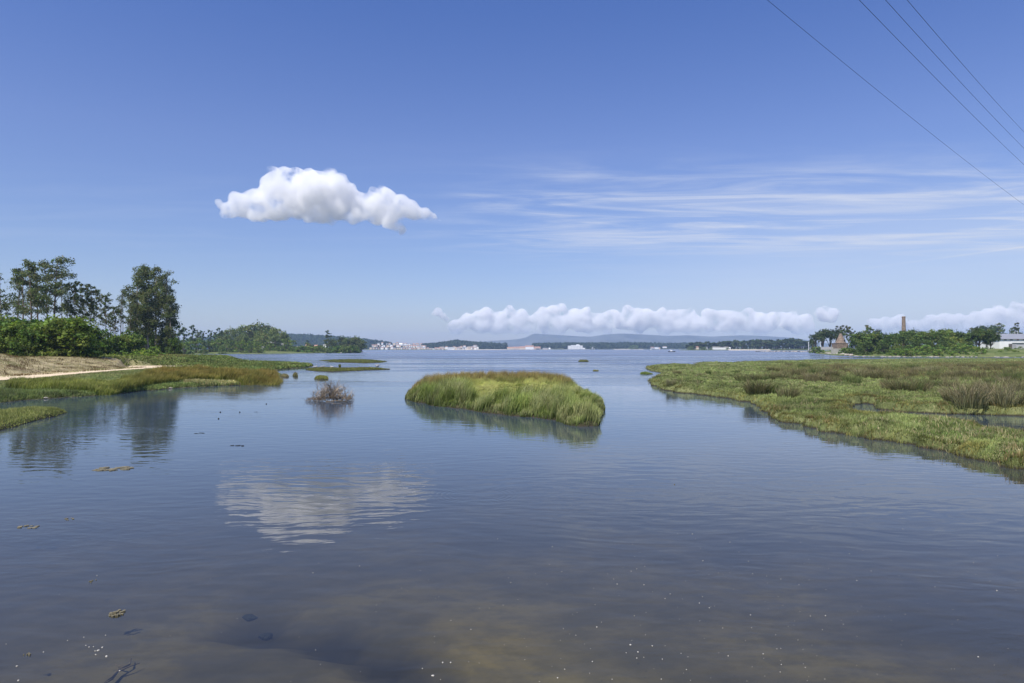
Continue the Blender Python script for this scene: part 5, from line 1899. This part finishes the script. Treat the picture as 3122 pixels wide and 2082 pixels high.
cc_ = (.45 + 1.1 * fbm(v[:, 0] * 1.4 + 70, v[:, 1] * 1.4, 3))[:, None]
cb, ct = cb * cc_, ct * cc_
H = H * (.72 + .5 * vnoise(v[:, 0] * 2.6 + 9, v[:, 1] * 2.6))
sel = backz > .5
for nm, ss in (('rusty_rushes', sel), ('green_rushes', ~sel)):
    o = blades(nm, v[ss], H[ss], .030, lean[ss], az[ss], cb[ss], ct[ss], M['blade'], T_)
    o['kind'] = 'stuff'
tag(T_, 'large islet of tall green and rusty rushes in the middle of the water', 'islet')

# ------------------------------------------------------------------ dead bush
bx, by = P(1008, 1222)
T_ = empty('dead_bush', (bx, by, 0))
r = random.Random(4)


def branch(g, p, d, L, rad, depth):
    pts = [p]
    n = 4
    for i in range(n):
        d = (d + Vector((r.uniform(-.45, .45), r.uniform(-.45, .45), r.uniform(-.3, .35)))).normalized()
        p = p + d * L / n
        pts.append(p)
        if depth > 0 and r.random() < .85:
            branch(g, p, (d + Vector((r.uniform(-.9, .9), r.uniform(-.9, .9), r.uniform(-.3, .9)))).normalized(), L * r.uniform(.4, .75), rad * .6, depth - 1)
    g.tube(pts, [rad * (1 - .7 * i / n) for i in range(n + 1)], 3, False)


g = G()
g2 = G()
for i in range(60):
    x = r.uniform(-1.55, 1.45)
    y = r.uniform(-.9, .9)
    up = 1.2 * math.exp(-((x + .2) / .9) ** 2) + .25
    d = Vector((r.uniform(-.8, .8), r.uniform(-.6, .6), up)).normalized()
    branch(g if i % 7 else g2, Vector((x, y, r.uniform(-.05, .25))), d, r.uniform(.5, .95) * (.5 + up * .45), r.uniform(.018, .034), 3)
g.build('branch_tangle', M['twig'], T_)
g2.build('bleached_branches', M['twig_pale'], T_)
g = G()
for i in range(26):
    x = r.gauss(-.25, .35)
    y = r.uniform(-.4, .4)
    h = r.uniform(.9, 1.85)
    g.tube([(x, y, .2), (x + r.uniform(-.1, .1), y, h * .6), (x + r.uniform(-.2, .2), y + r.uniform(-.1, .1), h)], [.007, .005, .003], 3, False)
g.build('upright_shoots', M['twig'], T_)
g = G()
g.tube([(-.1, -1.0, .03), (.8, -1.05, .08), (1.5, -1.0, .02)], [.03, .045, .03], 7)
g.build('fallen_log', M['twig'], T_, True)
g = G()
for i in range(900):
    x, y = r.uniform(-1.75, 1.6), r.uniform(-1, 1)
    z = r.uniform(-.03, .22) + .3 * math.exp(-((x - .2) / 1.1) ** 2) * r.random()
    a = r.uniform(0, 3.14)
    ln = r.uniform(.08, .28)
    g.tube([(x, y, z), (x + math.cos(a) * ln, y + math.sin(a) * ln, z + r.uniform(-.08, .14))], [.012, .006], 3, False)
g.build('drift_twigs', M['twig'], T_)
tag(T_, 'tangled dead bush of bare brown twigs lying in the shallow water', 'bush')

# ------------------------------------------------------------------ things in and on the near water
def blob(name, mat, rx, ry, rz, seed, sub=2, rough=.35):
    bm = bmesh.new()
    bmesh.ops.create_icosphere(bm, subdivisions=sub, radius=1)
    for v_ in bm.verts:
        c = v_.co
        k = 1 + rough * 2 * (float(vnoise(c.x * 2 + seed * 7 + 60, c.y * 2 + c.z + 60)) - .5)
        v_.co = Vector((c.x * k * rx, c.y * k * ry, c.z * rz))
    me = bpy.data.meshes.new(name)
    bm.to_mesh(me)
    bm.free()
    me.materials.append(M[mat])
    o = bpy.data.objects.new(name, me)
    C.objects.link(o)
    return o


def mat_raft(px, py, wpx, hpx, label, seed, mat='algae', n=26, name='algae_mat'):
    """ragged floating raft made of many small leafy scraps"""
    x, y = P(px, py)
    sc = y / F
    fy = y * y / (CAMZ * F)
    r = random.Random(seed)
    g = G()
    for i in range(n):
        a, q = r.uniform(0, 6.28), math.sqrt(r.random())
        cx, cy = math.cos(a) * q * wpx * .5 * sc, math.sin(a) * q * hpx * .5 * fy
        s = r.uniform(.12, .3) * wpx * sc * .5
        k = 7
        V = [(cx + math.cos(j * 6.28 / k) * s * r.uniform(.6, 1.2), cy + math.sin(j * 6.28 / k) * s * r.uniform(.4, .9), .008 + .001 * i) for j in range(k)]
        V += [(a_[0], a_[1], -.03) for a_ in V]
        g.add(V, [tuple(range(k))] + [(j, k + j, k + (j + 1) % k, (j + 1) % k) for j in range(k)])
    o = g.build(name, M[mat])
    o.location = (x, y, 0)
    return tag(o, label, 'algae')


mat_raft(345, 1430, 100, 12, 'yellowish algae mat floating below the tree reflection', 1)
mat_raft(385, 1427, 40, 7, 'small scrap of algae at the right end of the yellowish mat', 2, n=10)
mat_raft(85, 1607, 60, 10, 'thin broken line of pale algae near the left edge', 3, n=10)
mat_raft(213, 1581, 36, 10, 'small pale algae scrap right of the broken line', 4, n=8)
mat_raft(358, 1871, 46, 18, 'larger shell-studded algae raft in the lower left shallows', 5, n=22)
mat_raft(283, 1772, 20, 10, 'tiny oval algae raft above the larger raft', 6, n=6)
mat_raft(82, 1997, 26, 10, 'small brown algae scrap at the lower left', 7, n=7)
mat_raft(720, 1360, 50, 5, 'thin dark weed line floating right of the tree reflection', 8, 'weed', 8)
mat_raft(606, 1322, 36, 4, 'faint dark weed wisp above the thin weed line', 9, 'weed', 6)
mat_raft(2060, 1478, 14, 4, 'tiny green weed scrap in the middle of the right water', 10, 'algae', 4)
# submerged weed clumps
for i, (px, py, s, lab) in enumerate([(763, 1888, .10, 'upper of the two round dark weed clumps under the water'), (812, 1948, .10, 'lower of the two round dark weed clumps under the water'),]):
    x, y = P(px, py, -.25)
    o = blob('weed_clump', 'weed', s * (1 if i < 2 else 2.2), s * .8, .05, i + 3, 3, .5)
    o.location = (x, y, -.22)
    tag(o, lab, 'weed', 'submerged weed clumps')
x, y = P(360, 2050, -.3)
g = G()
g.tube([(0, -.5, .02), (.06, -.25, .04), (.03, -.05, .05), (.07, .15, .04), (-.02, .35, .03)], [.028, .026, .02, .014, .006], 6)
g.tube([(.03, -.1, .05), (.14, .02, .07), (.2, .16, .05)], [.016, .01, .004], 5)
g.tube([(.05, .05, .05), (-.08, .1, .05), (-.16, .2, .03)], [.014, .009, .004], 5)
o = g.build('sunken_branch', M['twig'], None, True)
o.location = (x, y, -.3)
tag(o, 'forked branch lying on the bed at the lower left', 'branch')


# white shells / foam flecks
def fleck(seed, k=7):
    r = random.Random(seed)
    V = [(math.cos(j * 6.283 / k) * r.uniform(.6, 1.15), math.sin(j * 6.283 / k) * r.uniform(.5, .9), .15) for j in range(k)]
    V += [(a[0] * 1.05, a[1] * 1.05, -.25) for a in V]
    V += [(0, 0, .45)]
    Fs = [(j, (j + 1) % k, 2 * k) for j in range(k)] + [(j, k + j, k + (j + 1) % k, (j + 1) % k) for j in range(k)]
    return G().add(V, Fs).build('foam_fleck', M['shell'], None, True)


FLK = [fleck(1), fleck(2), fleck(3)]
r = random.Random(55)
fl = [(262, 1968, .9), (272, 1973, 1.2), (285, 1972, 1), (300, 1983, 2.0), (312, 1974, 1.8), (290, 1985, 1.2), (292, 1996, 1.2), (325, 2001, 2.2), (206, 1953, 1), (256, 1943, 1), (322, 1937, 1), (52, 2031, 1.5),
      (365, 2045, 1.4), (56, 2075, 1.8), (1350, 2020, 1.6), (1374, 2020, 1.4), (1320, 2060, 2.0), (1700, 2067, 1.3), (1922, 1966, 1.8), (1945, 1988, 1.5), (1820, 1912, 1.4), (2220, 2000, 1.2)]
for i in range(230):
    u = r.random()
    px = r.uniform(0, 3122) if u < .25 else r.gauss(2150, 520)
    py = 1600 + 480 * r.random() ** .75
    if px < 0 or px > 3122:
        continue
    fl.append((px, py, .45 + .8 * r.random() ** 3))
for (px, py, s) in fl:
    x, y = P(px, py)
    o = put(FLK[r.randrange(3)], x, y, .004, .0095 * s, 1.0, 'tiny white fleck of foam or shell dotted over the near water', 'foam fleck', 'white flecks on the near water')
# stakes / ducks far left water
for i, (px, py) in enumerate([(672, 1257), (731, 1257), (666, 1277), (812, 1232)]):
    x, y = P(px, py)
    o = blob('weed_tip', 'weed', .045, .03, .05, i + 20)
    o.location = (x, y, .01)
    tag(o, 'tiny dark weed tip breaking the surface right of the tree reflection', 'weed', 'dark weed tips on the left water')
x, y = P(775, 1256)
o = mat_raft(772, 1256, 22, 3, 'small dark floating twig among the weed tips', 31, 'weed', 4)
# gulls on the thin islet
def gull():
    t = empty('gull')
    b = blob('body', 'shell', .26, .13, .12, 2, 2, .05)
    b.parent = t
    b.location = (0, 0, .22)
    h = blob('head', 'shell', .07, .06, .07, 3, 2, .03)
    h.parent = t
    h.location = (.22, 0, .36)
    G().tube([(.27, 0, .36), (.36, 0, .34)], [.018, .005], 5).build('beak', M['algae'], t)
    for s in (-1, 1):
        G().tube([(.02, s * .05, .12), (.02, s * .05, -.03)], [.01, .01], 5).build('leg', M['algae'], t)
        w_ = blob('wing', 'grey', .22, .02, .08, 4, 2, .05)
        w_.parent = t
        w_.location = (-.06, s * .125, .25)
    return t


gu = gull()
for i, (px, py) in enumerate([(961, 1124), (983, 1123.5), (1011, 1124.5), (1148, 1119), (1152, 1121)]):
    x, y = P(px, py + 1)
    put(gu, x, y, .1, 1.5, 1.0, '%s white bird from the left resting on the long thin islet' % ordn(i), 'gull', 'white birds on the thin islet', r.uniform(0, 3))

# ------------------------------------------------------------------ overhead cables
for i, (pa, pb, lab) in enumerate([((2340, 0), (3122, 624), 'lowest overhead cable, crossing the most sky'), ((2620, 0), (3122, 502), 'second overhead cable from the left'),
                                   ((2700, 0), (3122, 452), 'third overhead cable from the left'), ((2766, 0), (3122, 402), 'rightmost overhead cable at the upper right')]):
    da, db = (26, 60) if i == 0 else (30, 62)
    a = Vector(PD(pa[0], pa[1], da))
    b = Vector(PD(pb[0], pb[1], db))
    dv = (b - a)
    pts = []
    for k in range(41):
        u = -.5 + 2.6 * k / 40
        p_ = a + dv * u
        p_.z += (.35 if i == 0 else .25) * ((u - .5) ** 2 - .25) * 2.0
        pts.append(p_)
    o = G().tube(pts, .008 if i == 0 else .0105, 5).build('power_cable', M['cable'], None, True)
    tag(o, lab, 'cable', 'overhead cables at the upper right')

# ------------------------------------------------------------------ clouds: real billows of scattering droplets
def cloud_mat(name, dens, scale, zf):
    m, n, out = new_mat(name)
    v = n.n('ShaderNodeVolumePrincipled')
    v.inputs['Color'].default_value = (1, 1, 1, 1)
    tc = n.n('ShaderNodeTexCoord')
    f = n.noise(tc.outputs['Object'], scale, 6, 0.62, 0.3)
    sp = n.n('ShaderNodeSeparateXYZ')
    n.l(tc.outputs['Object'], sp.inputs[0])
    base = n.rng(n.m('ADD', sp.outputs[2], n.m('MULTIPLY', f, (zf[1] - zf[0]) * .5)), zf[0], zf[1], .04, 1.0, True)
    n.l(n.m('MULTIPLY', n.m('MULTIPLY', n.rng(f, 0.38, 0.54, 0.0, 1.0, True), dens), base), v.inputs['Density'])
    v.inputs['Anisotropy'].default_value = 0.0
    n.l(v.outputs[0], out.inputs['Volume'])
    return m


def cloud(name, label, spheres, d, dens, voxel, disp, seed, deep=.7, zf=(0, 1)):
    """spheres: (px, py, radius px) in the plane at depth d"""
    bm = bmesh.new()
    r = random.Random(seed)
    k = d / F
    for (px, py, rad) in spheres:
        x, y, z = PD(px, py, d)
        x0, z0 = x, z
        for it in range(7):
            yy = r.uniform(-1, 1) * rad * k * deep * 1.3
            q = rad * k * (r.uniform(1.0, 1.12) if it < 2 else r.uniform(.38, .6))
            if it >= 2:
                an = r.uniform(0, 6.283)
                x, z = x0 + math.cos(an) * rad * k * .62, z0 + math.sin(an) * rad * k * .62
            mt = Matrix.Translation((x + r.uniform(-.15, .15) * q, yy, z + r.uniform(-.1, .1) * q)) @ Matrix.Diagonal((q, q * 1.15, q, 1))
            bmesh.ops.create_icosphere(bm, subdivisions=2, radius=1, matrix=mt)
    me = bpy.data.meshes.new('tmp')
    bm.to_mesh(me)
    bm.free()
    o = bpy.data.objects.new('tmp', me)
    C.objects.link(o)
    mo = o.modifiers.new('r', 'REMESH')
    mo.mode = 'VOXEL'
    mo.voxel_size = voxel
    for j, (sz, st) in enumerate(disp):
        tx = bpy.data.textures.new('billow', 'CLOUDS')
        tx.noise_scale = sz
        tx.noise_depth = 3
        dm = o.modifiers.new('d%d' % j, 'DISPLACE')
        dm.texture = tx
        dm.strength = st
        dm.mid_level = .45
        dm.texture_coords = 'LOCAL'
    rm = o.modifiers.new('r2', 'REMESH')
    rm.mode = 'VOXEL'
    rm.voxel_size = voxel
    dg = bpy.context.evaluated_depsgraph_get()
    m2 = bpy.data.meshes.new_from_object(o.evaluated_get(dg))
    bpy.data.objects.remove(o)
    m2.name = name
    m2.materials.clear()
    m2.materials.append(cloud_mat(name + '_droplets', dens, 1.0 / (voxel * 9), zf))
    o = bpy.data.objects.new(name, m2)
    o.location = (0, d, 0)
    C.objects.link(o)
    return tag(o, label, 'cloud')


cs = [(690, 235, 58), (800, 235, 52), (895, 245, 60), (1020, 265, 66), (1195, 285, 80), (1280, 310, 50), (720, 350, 125), (900, 390, 160), (1090, 400, 160), (1240, 400, 130), (1350, 420, 95), (1450, 470, 80),
      (510, 460, 80), (400, 505, 95), (300, 560, 62), (190, 480, 22), (215, 520, 26), (550, 560, 100), (700, 570, 85), (250, 590, 35), (900, 560, 80), (1100, 600, 75), (1290, 560, 95), (1500, 560, 100), (1690, 455, 88),
      (1830, 520, 85), (1620, 590, 95), (1750, 660, 75), (1830, 720, 40), (800, 500, 90), (1000, 520, 90), (1180, 500, 90), (1400, 520, 90), (620, 500, 90), (460, 600, 40), (760, 600, 55), (1000, 620, 50), (1200, 640, 50), (1400, 620, 60), (1900, 560, 75), (1960, 590, 62), (2050, 600, 45), (2120, 630, 34), (2190, 655, 22), (1640, 500, 90), (1560, 470, 70), (1760, 560, 100), (1580, 380, 32), (620, 390, 60)]
cs = [(600 + a / 2.939, 450 + b / 2.939, q / 2.939) for a, b, q in cs]
cloud('cumulus_cloud', 'single white puffy cloud floating left of centre', cs, 3200, .026, 8, [(90, 30), (38, 18)], 3, zf=(PD(1000, 745, 3200)[2], PD(1000, 690, 3200)[2]))
r = random.Random(9)


def bankspheres(tops, x0, x1, base, n, rmin, rmax):
    xs = [a for a, b in tops]
    ys = [b for a, b in tops]
    out = []
    for a, b in tops:
        q = r.uniform(12, 20)
        out.append((a, b + q, q))
    for i in range(n):
        x = r.uniform(x0, x1)
        ty = np.interp(x, xs, ys)
        q = r.uniform(rmin, rmax)
        y = r.uniform(ty + q * 1.1, max(ty + q * 1.2, base - q * .6))
        out.append((x, y, q))
    return [(1200 + a / 1.223, 850 + b / 1.223, q / 1.223) for a, b, q in out]


cloud('cumulus_cloud', 'small detached puff at the left end of the horizon clouds', [(1200 + a / 1.223, 850 + b / 1.223, q / 1.223) for a, b, q in [(165, 122, 16), (150, 130, 10), (185, 138, 14), (200, 152, 10)]], 9600, .012, 18, [], 4)
cloud('cloud_bank', 'long bank of white heaped clouds low over the distant mountains', bankspheres(
    [(215, 160), (270, 125), (310, 118), (345, 104), (390, 120), (430, 95), (480, 110), (510, 140), (555, 102), (625, 88), (680, 108), (722, 102), (760, 125), (800, 116), (870, 98), (940, 108), (1000, 104), (1060, 112), (1110, 104),
     (1170, 108), (1230, 114), (1320, 108), (1370, 122), (1420, 120), (1490, 116), (1550, 130)], 215, 1560, 208, 300, 8, 24), 9800, .015, 24, [], 5, zf=(PD(1561, 1022, 9800)[2], PD(1561, 985, 9800)[2]))
cloud('cumulus_cloud', 'rounded puff closing the right end of the long cloud bank', [(1200 + a / 1.223, 850 + b / 1.223, q / 1.223) for a, b, q in [(1585, 122, 16), (1612, 118, 18), (1640, 128, 18), (1600, 140, 20), (1630, 145, 18)]], 9500, .014, 18, [], 6)
cloud('cloud_bank', 'faint low cloud bank behind the brick chimney at the right', bankspheres([(1780, 145), (1830, 138), (1890, 130), (1930, 150), (2000, 132), (2050, 126), (2110, 128), (2170, 118), (2215, 108), (2260, 95), (2310, 80), (2350, 90), (2420, 90)],
                                                                                         1780, 2430, 204, 170, 8, 22), 10400, .010, 24, [], 7, zf=(PD(2900, 1015, 10400)[2], PD(2900, 975, 10400)[2]))

# ------------------------------------------------------------------ haze (after everything, so the box encloses it)
m, n, out = new_mat('sea_haze')
v = n.n('ShaderNodeVolumePrincipled')
v.inputs['Color'].default_value = (0.50, 0.70, 1.0, 1)
v.inputs['Density'].default_value = 1.0e-4
v.inputs['Anisotropy'].default_value = 0.1
n.l(v.outputs[0], out.inputs['Volume'])
hz = G().box(-8000, 8000, -100, 8000, -3.4, 185).build('haze', m)
tag(hz, kind='stuff')
